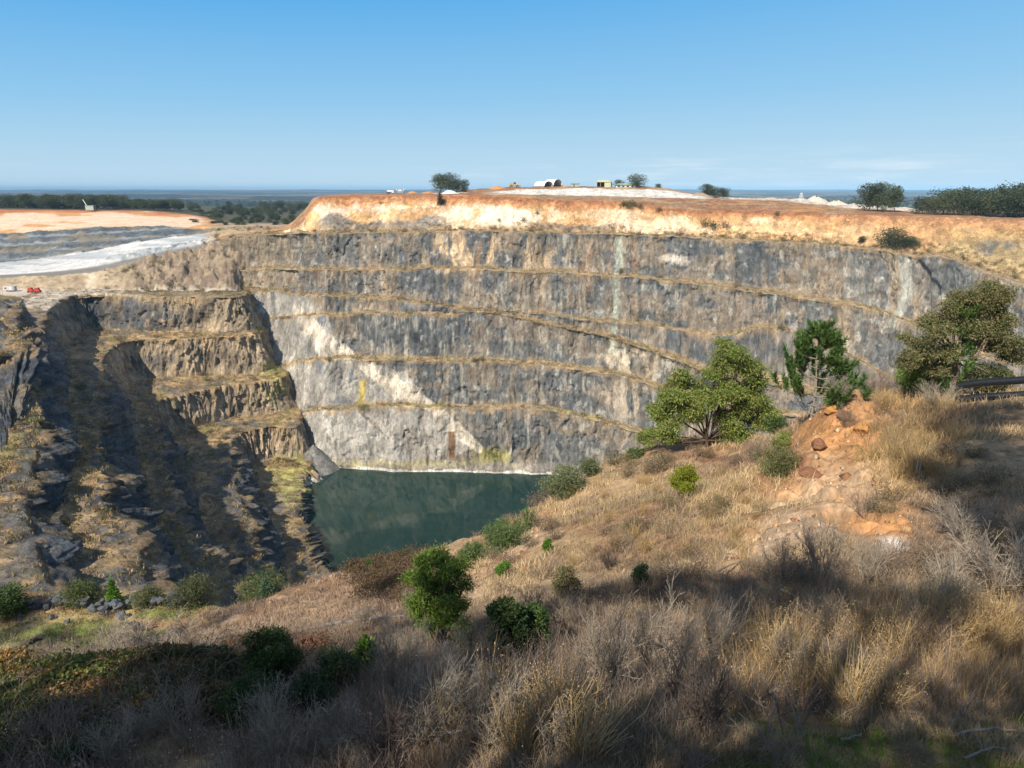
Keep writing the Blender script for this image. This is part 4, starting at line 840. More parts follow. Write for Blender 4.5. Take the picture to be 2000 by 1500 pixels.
for px, py, h, v, lab in [(1212, 533, 12, 2, 'dark bush where the pale green seep meets the long upper ledge'), (1526, 650, 13, 2, 'lone dark round bush on the short upper ledge, right of the gum'), (932, 707, 11, 0, 'largest bush on the second ledge above the water, above the yellow growth'), (1286, 415, 12, 2, 'isolated round bush at the top edge of the clay, mid rim'), (1517, 421, 11, 2, 'isolated round bush at the top edge of the pale clay'), (1051, 418, 9, 2, 'slim dark bush alone on the white clay face'), (975, 432, 8, 0, 'small bush low on the white clay face'), (1022, 432, 9, 2, 'small round bush low on the white clay right of centre'), (745, 398, 5, 0, 'tiny dark bush on a ledge high in the pale clay at left'), (1377, 443, 20, 0, 'tall bush at the foot of the clay, left of two others'), (1395, 448, 18, 2, 'green bush at the foot of the clay, between two others'), (1418, 447, 16, 4, 'brown bush at the foot of the clay, right of two others'), (962, 893, 22, 3, 'yellow green reedy bush at the water edge below the pale streak'), (708, 798, 16, 3, 'yellow bush at the foot of the yellow growth on the grey wall'), (560, 770, 16, 2, 'green bush near the corner of the brown wall'), (645, 706, 10, 2, 'bush at the right end of the pale scree patch')]:
    p = facept(px, py); far_bush(p, h * mpp(p), v, lab, None, .7 if 'slim' in lab or 'tall' in lab else 1.0)
for i, (px, py) in enumerate([(1216, 402), (1224, 404), (1233, 401), (1241, 403), (1228, 407), (1250, 407)]):
    p = facept(px, py); far_bush(p, 11 * mpp(p), 2, 'dark green bush in the thicket below the white stockpile', 'thicket below the white stockpile', 1.1)
# bushes of the left ridges and the brown wall
lb = np.nonzero(LW['isberm'])[0]; cnt = 0
while cnt < 92:
    i = lb[rng.integers(0, len(lb))]; j = rng.integers(10, NC - 10); px, py = LW['px'][i, j], LW['py'][i, j]
    if not (-20 < px < 660 and 600 < py < 1165) or vn(px / 45, py / 45, s=401) < .42: continue
    if LW['name'][LW['seg'][i]] in ('i0', 'iU', 'iV') and px < 60 and rng.uniform() < .5: continue
    p = LW['G'][i, j]; q = LW['t'][i, j]; v = int(rng.choice([0, 1, 2, 4, 5, 3], p=[.28, .22, .17, .18, .1, .05])); hh = rnd(1.2, 3.2)
    if q < .35: far_bush(p, hh, v, 'scrub bush on a grassy ledge of the brown rock wall', 'scrub on the brown wall ledges')
    else: far_bush(p, hh, v, 'scrub bush along a sunlit ridge of the dark terraces at left', 'scrub on the dark terraces')
    cnt += 1
# scrub and fallen blocks on the rubble slope above the brown wall
RBK = None
bi_ = np.argwhere(((BLseg == 2) | (BLseg == 1)) & (BLx > 205) & (BLx < 600) & (BLy < 572))
for q in range(32):
    i, j = bi_[rng.integers(0, len(bi_))]; far_bush(BLG[i, j], rnd(1.2, 3.2), int(rng.choice([0, 1, 4, 2], p=[.4, .3, .2, .1])), 'scrub bush on the brown rubble slope left of the far wall', 'scrub on the rubble slope')
bi_ = np.argwhere((BLseg >= 2) & (BLseg <= 6) & (BLx > 400) & (BLx < 600))
for q in range(26):
    i, j = bi_[rng.integers(0, len(bi_))]; far_bush(BLG[i, j], rnd(1.5, 3.5), int(rng.choice([0, 1, 4, 2], p=[.4, .2, .1, .3])), 'scrub bush in the saddle between the white haul road and the far wall', 'scrub in the saddle')
# woodland on the left: near strip tree by tree, then a far mass
for i in range(120):
    px = -40 + 400 * (i / 120.0) + rnd(-6, 6); py = np.interp(px, [0, 180, 300, 360], [405, 406, 408, 411]) - rnd(0, 3.5); Y = rnd(905, 1010)
    p = P(px, py, Y=Y); far_tree(px, p, rnd(15, 23) * (1.1 - .25 * (px > 240)), int(rng.integers(0, 5)), 'gum in the dark belt of woodland above the orange slope at left', 'woodland above the orange slope', rnd(1.0, 1.4), parts=False, sink=1)
for i in range(140):
    px = rnd(370, 620); py = rnd(403, 442); Y = np.interp(py, [403, 420, 430, 445], [1500, 990, 860, 700]); p = P(px, py, Y=Y)
    if px > 575 and py > 415: continue
    hp = np.interp(py, [403, 445], [10, 9]) * rnd(.8, 1.5); far_tree(px, p, hp, int(rng.integers(0, 5)), 'gum on the scrubby slope between the orange cut and the clay bluff', 'trees on the scrubby slope', rnd(1.0, 1.5), parts=False, sink=.5)
def mass(name, n, Yr, ar, hr, cols, mask, s):
    Y = np.exp(rng.uniform(math.log(Yr[0]), math.log(Yr[1]), n)); a = rng.uniform(ar[0], ar[1], n); X = a * Y; ok = mask(X, Y); X, Y = X[ok], Y[ok]; Z = plain_z(X, Y); h = rng.uniform(hr[0], hr[1], len(X))
    k = 26; ce = np.stack([X, Y, Z + h * .55], -1); p = sphere_pts(len(X) * k, .4).reshape(len(X), k, 3) * (h[:, None, None] * np.array([.5, .5, .5])); C_ = (ce[:, None] + p).reshape(-1, 3)
    V, f = leaves(C_, np.repeat(h, k) * .34, np.repeat(h, k) * .24); c_ = np.repeat(pick(cols, len(X), .3), k, 0) * rng.uniform(.8, 1.2, (len(X) * k, 1))
    return tag(ob(name, leaf_mesh(name, V, f, c_, LEAF)), kind='stuff')
mass('distant_woodland', 10500, (1000, 3600), (-.85, .95), (11, 19), GUM + DARKG, lambda X, Y: (fbm(X / 260, Y / 200, s=411, o=3) > .43) | (Y < 1250), 1)

# the lower, smaller scrub between the bushes: too much of it to count
def scrub_mass(name, pts, hr, cols, k=30):
    n_ = len(pts); h = rng.uniform(hr[0], hr[1], n_); p = sphere_pts(n_ * k, .2).reshape(n_, k, 3) * (h[:, None, None] * np.array([.75, .75, .5])); C_ = (pts[:, None] + p + np.array([0, 0, .35]) * h[:, None, None]).reshape(-1, 3)
    V, f = leaves(C_, np.repeat(h, k) * .3, np.repeat(h, k) * .13); tag(ob(name, leaf_mesh(name, V, f, np.repeat(pick(cols, n_, .25), k, 0) * rng.uniform(.8, 1.2, (n_ * k, 1)), LEAF)), kind='stuff')
SCOL = [(.13, .115, .05), (.20, .15, .085), (.17, .13, .075), (.11, .12, .045), (.24, .18, .10)]
ids = np.nonzero(FW['isberm'])[0]; i = ids[rng.integers(0, len(ids), 2600)]; j = rng.integers(0, len(pxs), 2600); x_, y_ = FW['px'][i, j], FW['py'][i, j]; k_ = (x_ > 445) & (x_ < 2020) & (vn(x_ / 30, y_ / 9, s=431) > .5) & (rng.uniform(size=2600) < np.where(y_ < 520, .9, .35)); P1_ = FW['G'][i, j][k_]
ft_ = np.argwhere(np.array([FW['name'][q] == 'TOP' for q in FW['seg']])[:, None] & (FW['fr'][:, None] < .22) & (FW['px'] > 600) & (FW['px'] < 2010)); ft_ = ft_[rng.integers(0, len(ft_), 700)]; x_ = FW['px'][ft_[:, 0], ft_[:, 1]]; ft_ = ft_[(vn(x_ / 45, 3.3, s=433) > .45) | (x_ > 1830)]
scrub_mass('ledge_scrub', np.concatenate([P1_, FW['G'][ft_[:, 0], ft_[:, 1]]]), (.8, 2.0), SCOL)
ids = np.nonzero(LW['isberm'])[0]; i = ids[rng.integers(0, len(ids), 3000)]; j = rng.integers(5, NC - 5, 3000); x_, y_ = LW['px'][i, j], LW['py'][i, j]; k_ = (x_ > -40) & (x_ < 660) & (y_ > 580) & (y_ < 1175) & (vn(x_ / 26, y_ / 26, s=432) > .52)
fi_ = np.nonzero(~LW['isberm'])[0]; i2 = fi_[rng.integers(0, len(fi_), 1500)]; j2 = rng.integers(int(NC * .42), NC - 5, 1500); k2 = vn(LW['px'][i2, j2] / 40, LW['py'][i2, j2] / 40, s=434) > .55
scrub_mass('terrace_scrub', np.concatenate([LW['G'][i, j][k_], LW['G'][i2, j2][k2]]), (.5, 1.5), SCOL + [(.14, .17, .05)])
bi_ = np.argwhere((BLseg >= 1) & (BLseg <= 6) & (BLx > 205) & (BLx < 610) & ((BLseg <= 2) | (BLx > 395))); bi_ = bi_[rng.integers(0, len(bi_), 500)]; scrub_mass('saddle_scrub', BLG[bi_[:, 0], bi_[:, 1]], (.7, 2.0), SCOL)
# ---- buildings and machines
def boxes(bl, name, mat, parent=None, loc=None, rot=None):
    """bl: (x0,x1,y0,y1,z0,z1) boxes with eased edges -> one mesh"""
    import bmesh
    bm = bmesh.new()
    for b in bl:
        x0, x1, y0, y1, z0, z1 = b; r = bmesh.ops.create_cube(bm, size=1, matrix=Matrix.Translation(((x0 + x1) / 2, (y0 + y1) / 2, (z0 + z1) / 2)) @ Matrix.Diagonal((x1 - x0, y1 - y0, z1 - z0, 1)))
    bmesh.ops.bevel(bm, geom=list(bm.edges), offset=.04, segments=1, affect='EDGES')
    me = bpy.data.meshes.new(name); bm.to_mesh(me); bm.free(); me.materials.append(mat); return ob(name, me, parent, loc, rot)
def prism(prof, y0, y1, name, mat, parent=None, loc=None, rot=None):
    """outline in x,z swept along y"""
    n_ = len(prof); V = [(x, y, z) for y in (y0, y1) for x, z in prof]; f = [list(range(n_))[::-1], list(range(n_, 2 * n_))] + [[i, (i + 1) % n_, (i + 1) % n_ + n_, i + n_] for i in range(n_)]
    me = bpy.data.meshes.new(name); me.from_pydata(V, [], f); me.update(); me.materials.append(mat); return ob(name, me, parent, loc, rot)
def wheel(name, r, w_, parent, loc, mat, hubmat):
    t = np.linspace(0, 2 * np.pi, 20, endpoint=False); o = prism([(math.cos(a) * r, math.sin(a) * r) for a in t], -w_ / 2, w_ / 2, name, mat, parent, loc)
    prism([(math.cos(a) * r * .5, math.sin(a) * r * .5) for a in t], -w_ / 2 - .03, w_ / 2 + .03, 'hub', hubmat, o); return o
M = {k: plain_mat(k, c_, rough=r_) for k, c_, r_ in [('white_sheet', (.78, .78, .76), .5), ('cream_sheet', (.52, .54, .36), .6), ('green_sheet', (.30, .40, .30), .6), ('shade_and_door_dark', (.05, .045, .04), .9), ('yellow_paint', (.58, .34, .05), .45), ('tyre', (.025, .025, .025), .9), ('red_paint', (.50, .07, .04), .5), ('glass_dark', (.03, .035, .04), .15), ('steel_grey', (.33, .33, .32), .5), ('orange_heap', (.52, .25, .10), .9), ('pink_white', (.62, .54, .52), .6), ('pale_green', (.42, .52, .42), .6)]}  # the near-black brown carries the shade inside open buildings; also colours a door
# arched shelters
def shelter(px, f, wpx, hpx, lpx, label, g):
    p = plat(px, f); s_ = mpp(p); w_, h, l = wpx * s_, hpx * s_, lpx * s_; t = thing('arched_shelter', label, 'shelter', p - [0, 0, .6], g, R(28))
    a = np.linspace(0, np.pi, 22); wl = h * .3; hh = h - wl
    outer = [(math.cos(q) * w_ / 2, wl + math.sin(q) * hh) for q in a]; inner = [(math.cos(q) * (w_ / 2 - .15), wl + math.sin(q) * (hh - .15)) for q in a[::-1]]
    V = [(x, y, z) for y in (0, l) for x, z in outer + inner]; n_ = 44; fs = []
    for i in range(21): fs += [[i, i + 1, i + 1 + n_, i + n_]]; fs += [[22 + i, 22 + i + 1, 22 + i + 1 + n_, 22 + i + n_]]; fs += [[i, 43 - i, 42 - i, i + 1], [i + n_, i + 1 + n_, 42 - i + n_, 43 - i + n_]]
    me = bpy.data.meshes.new('cover'); me.from_pydata(V, [], fs); me.update(); me.materials.append(M['white_sheet']); ob('cover', me, t)
    boxes([(-w_ / 2 - .9, -w_ / 2 + .1, .1, l, -.3, wl)], 'side_container', M['steel_grey'], t); boxes([(w_ / 2 - .1, w_ / 2 + .9, .1, l, -.3, wl)], 'side_container', M['steel_grey'], t)
    prism([(x * .985, z) for x, z in outer] + [(-w_ / 2, -.3), (w_ / 2, -.3)][:0], l - .3, l - .12, 'rear_wall', M['shade_and_door_dark'], t); boxes([(-w_ / 2, w_ / 2, l - .25, l - .1, -.3, wl)], 'rear_skirt', M['shade_and_door_dark'], t)  # rear wall and skirt painted dark for the shade inside the shelter
shelter(1072, 1.95, 20, 12.5, 40, 'lower left of two white arched shelters on the rim', 'arched shelters on the rim')
shelter(1091, 2.0, 20, 15.5, 36, 'taller right of two white arched shelters on the rim', 'arched shelters on the rim')
# cream shed and low green building
p = plat(1178, 1.98); s_ = mpp(p); t = thing('workshop_shed', 'cream gabled workshop shed with a dark open bay on the rim', 'shed', p - [0, 0, .5], None, R(-14)); W_, H_ = 30 * s_, 14 * s_
boxes([(-.45 * W_, .5 * W_, 4, 9, 0, H_ * .72), (.08 * W_, .5 * W_, 0, 4.02, 0, H_ * .72), (-.45 * W_, -.41 * W_, 0, 4.02, 0, H_ * .72), (-.19 * W_, -.17 * W_, 0, .2, 0, H_ * .7)], 'wall', M['cream_sheet'], t)
boxes([(-.41 * W_, .08 * W_, 3.9, 3.97, 0, H_ * .66)], 'bay_shade_panel', M['shade_and_door_dark'], t)  # dark panel at the back, painted as the shade in the bay
prism([(-.5 * W_, H_ * .72), (-.3 * W_, H_ * 1.0), (.32 * W_, H_ * 1.0), (.55 * W_, H_ * .72)], -.4, 9.4, 'roof', M['cream_sheet'], t)
p = plat(1226, 1.93); s_ = mpp(p); t = thing('office_building', 'long low green roofed building between two trees on the rim', 'building', p - [0, 0, .4], None, R(-6)); W_ = 46 * s_; H_ = 8.5 * s_
boxes([(-W_ / 2, W_ / 2, 0, 6, 0, H_ * .62)], 'wall', M['white_sheet'], t); prism([(-W_ / 2 - .6, H_ * .6), (-W_ / 2 + 1.2, H_), (W_ / 2 - 1.2, H_), (W_ / 2 + .6, H_ * .6)], -.8, 6.8, 'roof', M['green_sheet'], t)
for i in range(5): boxes([(-W_ * .42 + i * W_ * .19, -W_ * .42 + i * W_ * .19 + 1.6, -.05, .02, H_ * .18, H_ * .5)], 'window', M['glass_dark'], t)
p = plat(1125, 1.98); t = thing('site_hut', 'flat grey green site hut between the arched shelters and the cream shed', 'hut', p - [0, 0, .3], None, R(4)); s_ = mpp(p)
boxes([(-8 * s_, 8 * s_, 0, 4, 0, 2.6)], 'wall', M['pale_green'], t); prism([(-8.6 * s_, 2.6), (-8.2 * s_, 3.0), (8.2 * s_, 3.0), (8.6 * s_, 2.6)], -.4, 4.4, 'roof', M['green_sheet'], t); boxes([(-4 * s_, -2 * s_, -.05, .02, 0, 2.1)], 'door', M['shade_and_door_dark'], t)
# wheel loader
p = plat(1006, 1.98); s_ = mpp(p); t = thing('wheel_loader', 'yellow wheel loader parked on the skyline left of the shelters', 'loader', p - [0, 0, .2], None, R(8)); k = 25 * s_ / 10.5
def S_(b): return tuple(v * k for v in b)
boxes([S_(b) for b in [(-4.6, -1.4, -1.3, 1.3, 1.3, 3.0), (-1.6, 1.4, -1.0, 1.0, 1.2, 2.4), (1.0, 2.6, -1.2, 1.2, 1.2, 2.5), (-4.9, -4.2, -1.2, 1.2, 1.0, 2.0)]], 'body', M['yellow_paint'], t)
cb = boxes([S_((-1.3, .5, -.9, .9, 2.9, 4.2))], 'cab', M['glass_dark'], t); boxes([S_((-1.5, .7, -1.0, 1.0, 4.18, 4.4)), S_((-1.45, -1.25, -.95, .95, 2.4, 4.2)), S_((.45, .65, -.95, .95, 2.4, 4.2))], 'cab_frame', M['yellow_paint'], t)
for x in (-3.2, 1.9):
    for y in (-1.35, 1.35): wheel('wheel', 1.05 * k, .8 * k, t, (x * k, y * k, 1.0 * k), M['tyre'], M['yellow_paint'])
prism([(2.4 * k, 2.2 * k), (4.3 * k, 1.2 * k), (4.3 * k, .9 * k), (2.4 * k, 1.8 * k)], -.7 * k, .7 * k, 'lift_arm', M['yellow_paint'], t)
prism([(4.0 * k, .1 * k), (4.3 * k, 1.9 * k), (4.6 * k, 1.7 * k), (4.5 * k, .4 * k), (5.9 * k, .3 * k), (5.9 * k, .1 * k)], -1.6 * k, 1.6 * k, 'bucket', M['steel_grey'], t); boxes([S_((-3.6, -3.35, -.4, -.2, 3.0, 3.9))], 'exhaust', M['tyre'], t)
# white A-frame mast
p = plat(1565, 1.7); s_ = mpp(p); t = thing('lattice_mast', 'white A shaped mast standing on the pale rubble flat', 'mast', p - [0, 0, .3], None, R(20)); h = 15 * s_; pl = []
for x in (-1, 1):
    for y in (-1, 1): pl.append((np.array([[x * h * .26, y * h * .2, 0], [x * h * .07, y * h * .07, h]]), np.array([.16, .13])))
for z_ in (.3, .6, .97):
    w_ = h * (.26 - .19 * z_); d_ = h * (.2 - .13 * z_)
    for a_, b_ in (((-1, -1), (1, -1)), ((1, -1), (1, 1)), ((1, 1), (-1, 1)), ((-1, 1), (-1, -1))): pl.append((np.array([[a_[0] * w_, a_[1] * d_, z_ * h], [b_[0] * w_, b_[1] * d_, z_ * h]]), np.array([.1, .1])))
V, f = segs(*path_segs(pl), k=6); ob('frame', mesh_np('frame', V, f, 4, None, M['white_sheet']), t); boxes([(-h * .1, h * .1, -h * .1, h * .1, h * .96, h * 1.04)], 'head_block', M['white_sheet'], t)
# small white plant far left of the rim
p = plat(762, 1.7); s_ = mpp(p); t = thing('tanker_truck', 'small white tank truck at the left of the rim', 'truck', p - [0, 0, .1], None, R(5)); boxes([(-2.6, 1.2, -1, 1, .9, 1.2)], 'chassis', M['tyre'], t)
tq = np.linspace(0, 2 * np.pi, 16, endpoint=False); pr = prism([(math.cos(a) * .95, 2.0 + math.sin(a) * .85) for a in tq], -2.2, 1.2, 'tank', M['white_sheet'], t, None, (0, 0, R(-90))); boxes([(1.3, 2.9, -1, 1, .9, 2.9)], 'cab', M['white_sheet'], t)
for x in (-1.9, -.8, 2.1):
    for y in (-.95, .95): wheel('wheel', .5, .35, t, (x, y, .5), M['tyre'], M['steel_grey'])
p = plat(782, 1.8); s_ = mpp(p); t = thing('screening_plant', 'white screening plant with two raised conveyors at the left of the rim', 'machine', p - [0, 0, .1], None, R(0)); boxes([(-2.4, 2.4, -1.2, 1.2, .8, 2.2), (-2.2, -1.9, -1, 1, 0, .8), (1.9, 2.2, -1, 1, 0, .8)], 'frame', M['steel_grey'], t); boxes([(-1.4, 1.2, -1.1, 1.1, 2.2, 3.2)], 'hopper', M['white_sheet'], t)
for x, l in ((-2.2, -1.0), (2.2, 1.2)): V, f = segs(*path_segs([(np.array([[x, -.5, 1.8], [x + l, -.5, 7 * s_ + 1.2]]), np.array([.3, .25]))]), k=4); ob('conveyor', mesh_np('conveyor', V, f, 4, None, M['white_sheet']), t)
# heaps on the rim
def heap(px, f, wpx, hpx, mat, label):
    p = plat(px, f); s_ = mpp(p); r_, h = wpx * s_ / 2, hpx * s_; a, b = np.meshgrid(np.linspace(0, 2 * np.pi, 40), np.linspace(0, 1, 10)); q = fbm(a * 2, b * 3, s=int(px)); rr_ = (1.15 - b) * r_ * (.8 + .5 * q); zz_ = b ** .8 * h * (.7 + .6 * fbm(np.cos(a) * 1.5, b * 4 + np.sin(a), s=int(px) + 1))
    tag(ob('spoil_heap', mesh_np('spoil_heap', np.stack([rr_ * np.cos(a), rr_ * np.sin(a), zz_ - 1.0], -1).reshape(-1, 3), gridfaces(10, 40), 4, None, mat), None, p), label, 'heap', 'spoil heaps on the rim')
heap(806, 1.8, 26, 7, M['orange_heap'], 'small orange spoil heap right of the white conveyors'); heap(838, 1.8, 30, 6, M['orange_heap'], 'orange spoil heap at the left foot of the rim gums'); heap(878, 1.15, 40, 9, M['white_sheet'], 'white spoil heap in front of the rim gums'); heap(972, 1.9, 36, 7, M['orange_heap'], 'reddish spoil heap left of the yellow loader'); heap(1104, 1.95, 14, 5, M['orange_heap'], 'little orange heap beside the taller arched shelter')
heap(1592, 1.75, 44, 14, plain_mat('pale_rubble', (.55, .49, .39), rough=.95, noise=.4, scale=1.2), 'pale rubble heap right of the white mast'); heap(1632, 1.6, 44, 12, bpy.data.materials['pale_rubble'], 'pale rubble heap left of the stand of four gums'); heap(1366, 1.5, 40, 10, plain_mat('brown_rubble', (.36, .26, .17), rough=.95, noise=.4, scale=1.2), 'brown rubble heap at the right end of the white stockpile')
# left: shed with raised chute, parked red trailers, white caravan
p = P(175, 409.5, Y=850); s_ = mpp(p); t = thing('pump_shed', 'pale green shed with a raised white chute at the top of the orange slope', 'shed', p - [0, 0, .6], None, R(10)); boxes([(-4.5, 4.5, 0, 5, 0, 5.2)], 'wall', M['pale_green'], t); prism([(-5, 5.1), (-5, 5.5), (5.6, 5.9), (5.6, 5.4)], -.4, 5.4, 'roof', M['green_sheet'], t); boxes([(5.6, 7.2, .5, 4, 0, 5.2)], 'side_shade_box', M['shade_and_door_dark'], t)  # solid dark box at the right stands for shade in an open side
V, f = segs(np.array([[-2.5, 1, 4.5]]), np.array([[-6.2, 1, 12.5]]), .6, .5, k=4); ob('chute', mesh_np('chute', V, f, 4, None, M['white_sheet']), t)
for i, (px, lab) in enumerate([(61, 'left of two red trailers parked on the pale ledge'), (74, 'right of two red trailers parked on the pale ledge')]):
    p = P(px, 571.5, z=-61.4); t = thing('red_trailer', lab, 'trailer', p, 'red trailers on the ledge', R(6)); boxes([(-1.7, 1.7, -1.1, 1.1, .7, 1.5)], 'bed', M['red_paint'], t); prism([(-1.5, 1.5), (-1.1, 2.9), (.6, 3.1), (1.4, 1.5)], -1.0, 1.0, 'hood', M['red_paint'], t)
    for x in (-1.0, 1.0):
        for y in (-1.1, 1.1): wheel('wheel', .55, .35, t, (x, y, .55), M['tyre'], M['red_paint'])
    boxes([(1.7, 2.6, -.15, .15, .75, .95)], 'drawbar', M['tyre'], t)
p = P(20, 568.5, z=-61.4); t = thing('site_caravan', 'pinkish white caravan with a dark end at the left of the pale ledge', 'caravan', p, None, R(4)); boxes([(-3.4, 2.4, -1.2, 1.2, .6, 3.0)], 'body', M['pink_white'], t); boxes([(2.42, 3.6, -1.2, 1.2, .5, 3.1)], 'end_cabin', M['steel_grey'], t); boxes([(-2.4, -1.2, -1.26, -1.18, 1.6, 2.4)], 'window', M['glass_dark'], t); boxes([(.6, 1.5, -1.26, -1.18, .7, 2.6)], 'door', M['white_sheet'], t)
for x in (-1.2, .4): wheel('wheel', .4, .3, t, (x, -1.1, .4), M['tyre'], M['steel_grey'])
# ================================================================== FOREGROUND THINGS
def at(px, py): p = Gp(px, py); return p, mpp(p)
# ---- the three midground trees
def place_tree(name, label, px, py, parts, sc, rz=0, cat='tree', group=None, sink=.15):
    p, s_ = at(px, py); t = thing(name, label, cat, p - [0, 0, sink], group, rz, sc); ob('trunk', parts[0], t); ob('crown', parts[1], t); return t
# rounded gum right of centre: many clumps traced from its outline (photo px relative to its foot at 1376,872)
def traced_clumps(pts, seed, depth=.55):
    g = np.random.default_rng(seed); out = []
    for x, y, r in pts:
        for q in range(4):
            a = g.uniform(0, 6.28); rr_ = r * g.uniform(.1, .6); out.append(((x + math.cos(a) * rr_, g.uniform(-depth, depth), y + math.sin(a) * rr_), (r * .66, r * .7, r * .46)))
    return out
p0, s0 = at(1376, 873); k = s0
g1 = [(-85, 30, 26), (-112, 18, 16), (-78, 62, 28), (-60, 92, 30), (-75, 125, 28), (-45, 145, 28), (-25, 110, 34), (-35, 70, 28), (0, 150, 22), (18, 178, 30), (45, 190, 26), (30, 205, 18), (62, 165, 30), (85, 140, 28), (50, 130, 36), (20, 110, 30), (90, 105, 30), (112, 82, 26), (70, 85, 34), (100, 55, 24), (55, 45, 30), (30, 62, 28), (75, 28, 26), (45, 18, 22), (-95, 90, 22)]
GG = [(.19, .26, .05), (.16, .225, .045), (.22, .28, .06), (.12, .17, .04), (.25, .28, .07), (.24, .20, .08)]
tr = tree_parts(501, 200 * k, [((a * k, b, c_ * k), tuple(v * k for v in r)) for (a, b, c_), r in [((cx, cy * 60 * k, cz), rr_) for (cx, cy, cz), rr_ in traced_clumps(g1, 501)]], 52000, 6.0 * k, 1.9 * k, GG, 5.2 * k, (.10, .07, .05), droop=.75, stems=3, fork=.12, hollow=.15, twigs=False, every=4)
t = thing('gum_tree', 'rounded bright green gum on the brink right of the pit lake', 'tree', p0 - [0, 0, .2], None); ob('trunk', tr[0], t); ob('crown', tr[1], t)
# pine with upswept candle branches
def pine(seed, H, trunk_r, whorls, W_, nshoot, needle, cols, lowdead=True):
    global rng; keep = rng; rng = np.random.default_rng(seed); paths = [(np.array([[0, 0, -.3], [.02 * H, 0, .35 * H], [-.01 * H, .01 * H, .7 * H], [0, 0, .94 * H]]), np.array([trunk_r, trunk_r * .8, trunk_r * .5, trunk_r * .2]))]; sh = [(np.array([0, 0, .86 * H]), np.array([0, 0, 1.]), .14 * H)]
    for w_ in range(whorls):
        z0 = H * (.10 + .78 * w_ / (whorls - 1)); L_ = W_ * (1 - .86 * (w_ / (whorls - 1)) ** 1.15) * rnd(.8, 1.1)
        for b_ in range(rng.integers(4, 7)):
            a = rnd(0, 6.283); u = np.linspace(0, 1, 6)[:, None]; rise = L_ * rnd(.25, .6)
            p = np.array([0, 0, z0]) + np.array([math.cos(a), math.sin(a), 0]) * (L_ * u ** .8) + np.array([0, 0, 1]) * (rise * u ** 2); paths.append((p, np.linspace(trunk_r * .42, trunk_r * .1, 6)))
            d = unit(p[5] - p[4] + np.array([0, 0, .5 * L_ / 6])); sh.append((p[4], d, L_ * .42 + .03 * H))
            for q in range(nshoot):
                i = rng.integers(2, 6); dd = unit(unit(p[i] - p[i - 1]) * .6 + rng.normal(size=3) * .3 + np.array([0, 0, 1.0])); ln = rnd(.10, .19) * H * (1.1 - .4 * z0 / H); paths.append((np.array([p[i], p[i] + dd * ln * .6]), np.array([trunk_r * .16, trunk_r * .08]))); sh.append((p[i] + dd * ln * .25, dd, ln))
    tm = seg_mesh('trunk', paths, (.24, .20, .16), BARK, k=5); VV, cc = [], []
    for b_, d, ln in sh:
        m_ = int(needle * (.6 + ln / (.1 * H) * .5)); u = rng.uniform(0, 1, m_) ** .8; C_ = b_ + d * (u * ln)[:, None]; dr = unit(d * rng.uniform(.8, 1.5, (m_, 1)) + rng.normal(size=(m_, 3)) * .5); V, _ = leaves(C_, .058 * H * rng.uniform(.7, 1.2, m_), .0085 * H, dr); VV.append(V); cc.append(pick(cols, m_, .25) * rng.uniform(.85, 1.15))
    V = np.concatenate(VV); rng = keep; return tm, leaf_mesh('crown', V, np.arange(len(V)), np.concatenate(cc), LEAF)
PG = [(.10, .20, .05), (.13, .24, .055), (.075, .15, .045), (.17, .22, .06)]
p0, s0 = at(1583, 818); H = 190 * s0; tr = pine(511, H, .012 * H, 9, .42 * H, 4, 62, PG); t = thing('pine_tree', 'young pine with upswept bottle brush branches beside the rounded gum', 'tree', p0 - [0, 0, .2]); ob('trunk', tr[0], t); ob('crown', tr[1], t)
# dead lower branches tangled at the pine's right
# tall open gum at right
p0, s0 = at(1868, 772); k = s0
g3 = [(15, 212, 34), (-20, 200, 24), (45, 200, 26), (-45, 172, 26), (-5, 180, 34), (35, 172, 32), (62, 168, 22), (-75, 140, 28), (-95, 118, 22), (-40, 140, 30), (0, 148, 30), (40, 140, 30), (70, 135, 26), (-105, 92, 22), (-115, 70, 18), (-75, 100, 28), (-35, 105, 28), (60, 108, 26), (85, 105, 22), (95, 80, 20), (-60, 68, 24), (20, 112, 24), (85, 55, 18), (60, 40, 16), (100, 50, 14)]
OG = [(.18, .195, .075), (.15, .17, .065), (.21, .205, .08), (.24, .19, .09), (.12, .15, .06), (.26, .20, .10)]
tr = tree_parts(521, 225 * k, [((a * k, b, c_ * k), tuple(v * k for v in r)) for (a, b, c_), r in [((cx, cy * 55 * k, cz), rr_) for (cx, cy, cz), rr_ in traced_clumps(g3, 521)]], 46000, 5.2 * k, 1.9 * k, OG, 5.5 * k, (.34, .24, .17), droop=.6, stems=3, fork=.36, hollow=.2, twigs=False, every=4)
t = thing('gum_tree', 'tall open olive gum with pinkish trunks at the right edge', 'tree', p0 - [0, 0, .2]); ob('trunk', tr[0], t); ob('crown', tr[1], t)
p0, s0 = at(1850, 772); H = 185 * s0; tr = pine(513, H, .010 * H, 5, .10 * H, 2, 22, PG); t = thing('pine_sapling', 'slim pine sapling standing in front of the tall olive gum', 'tree', p0 - [.2, .6, .2]); ob('trunk', tr[0], t); ob('crown', tr[1], t)

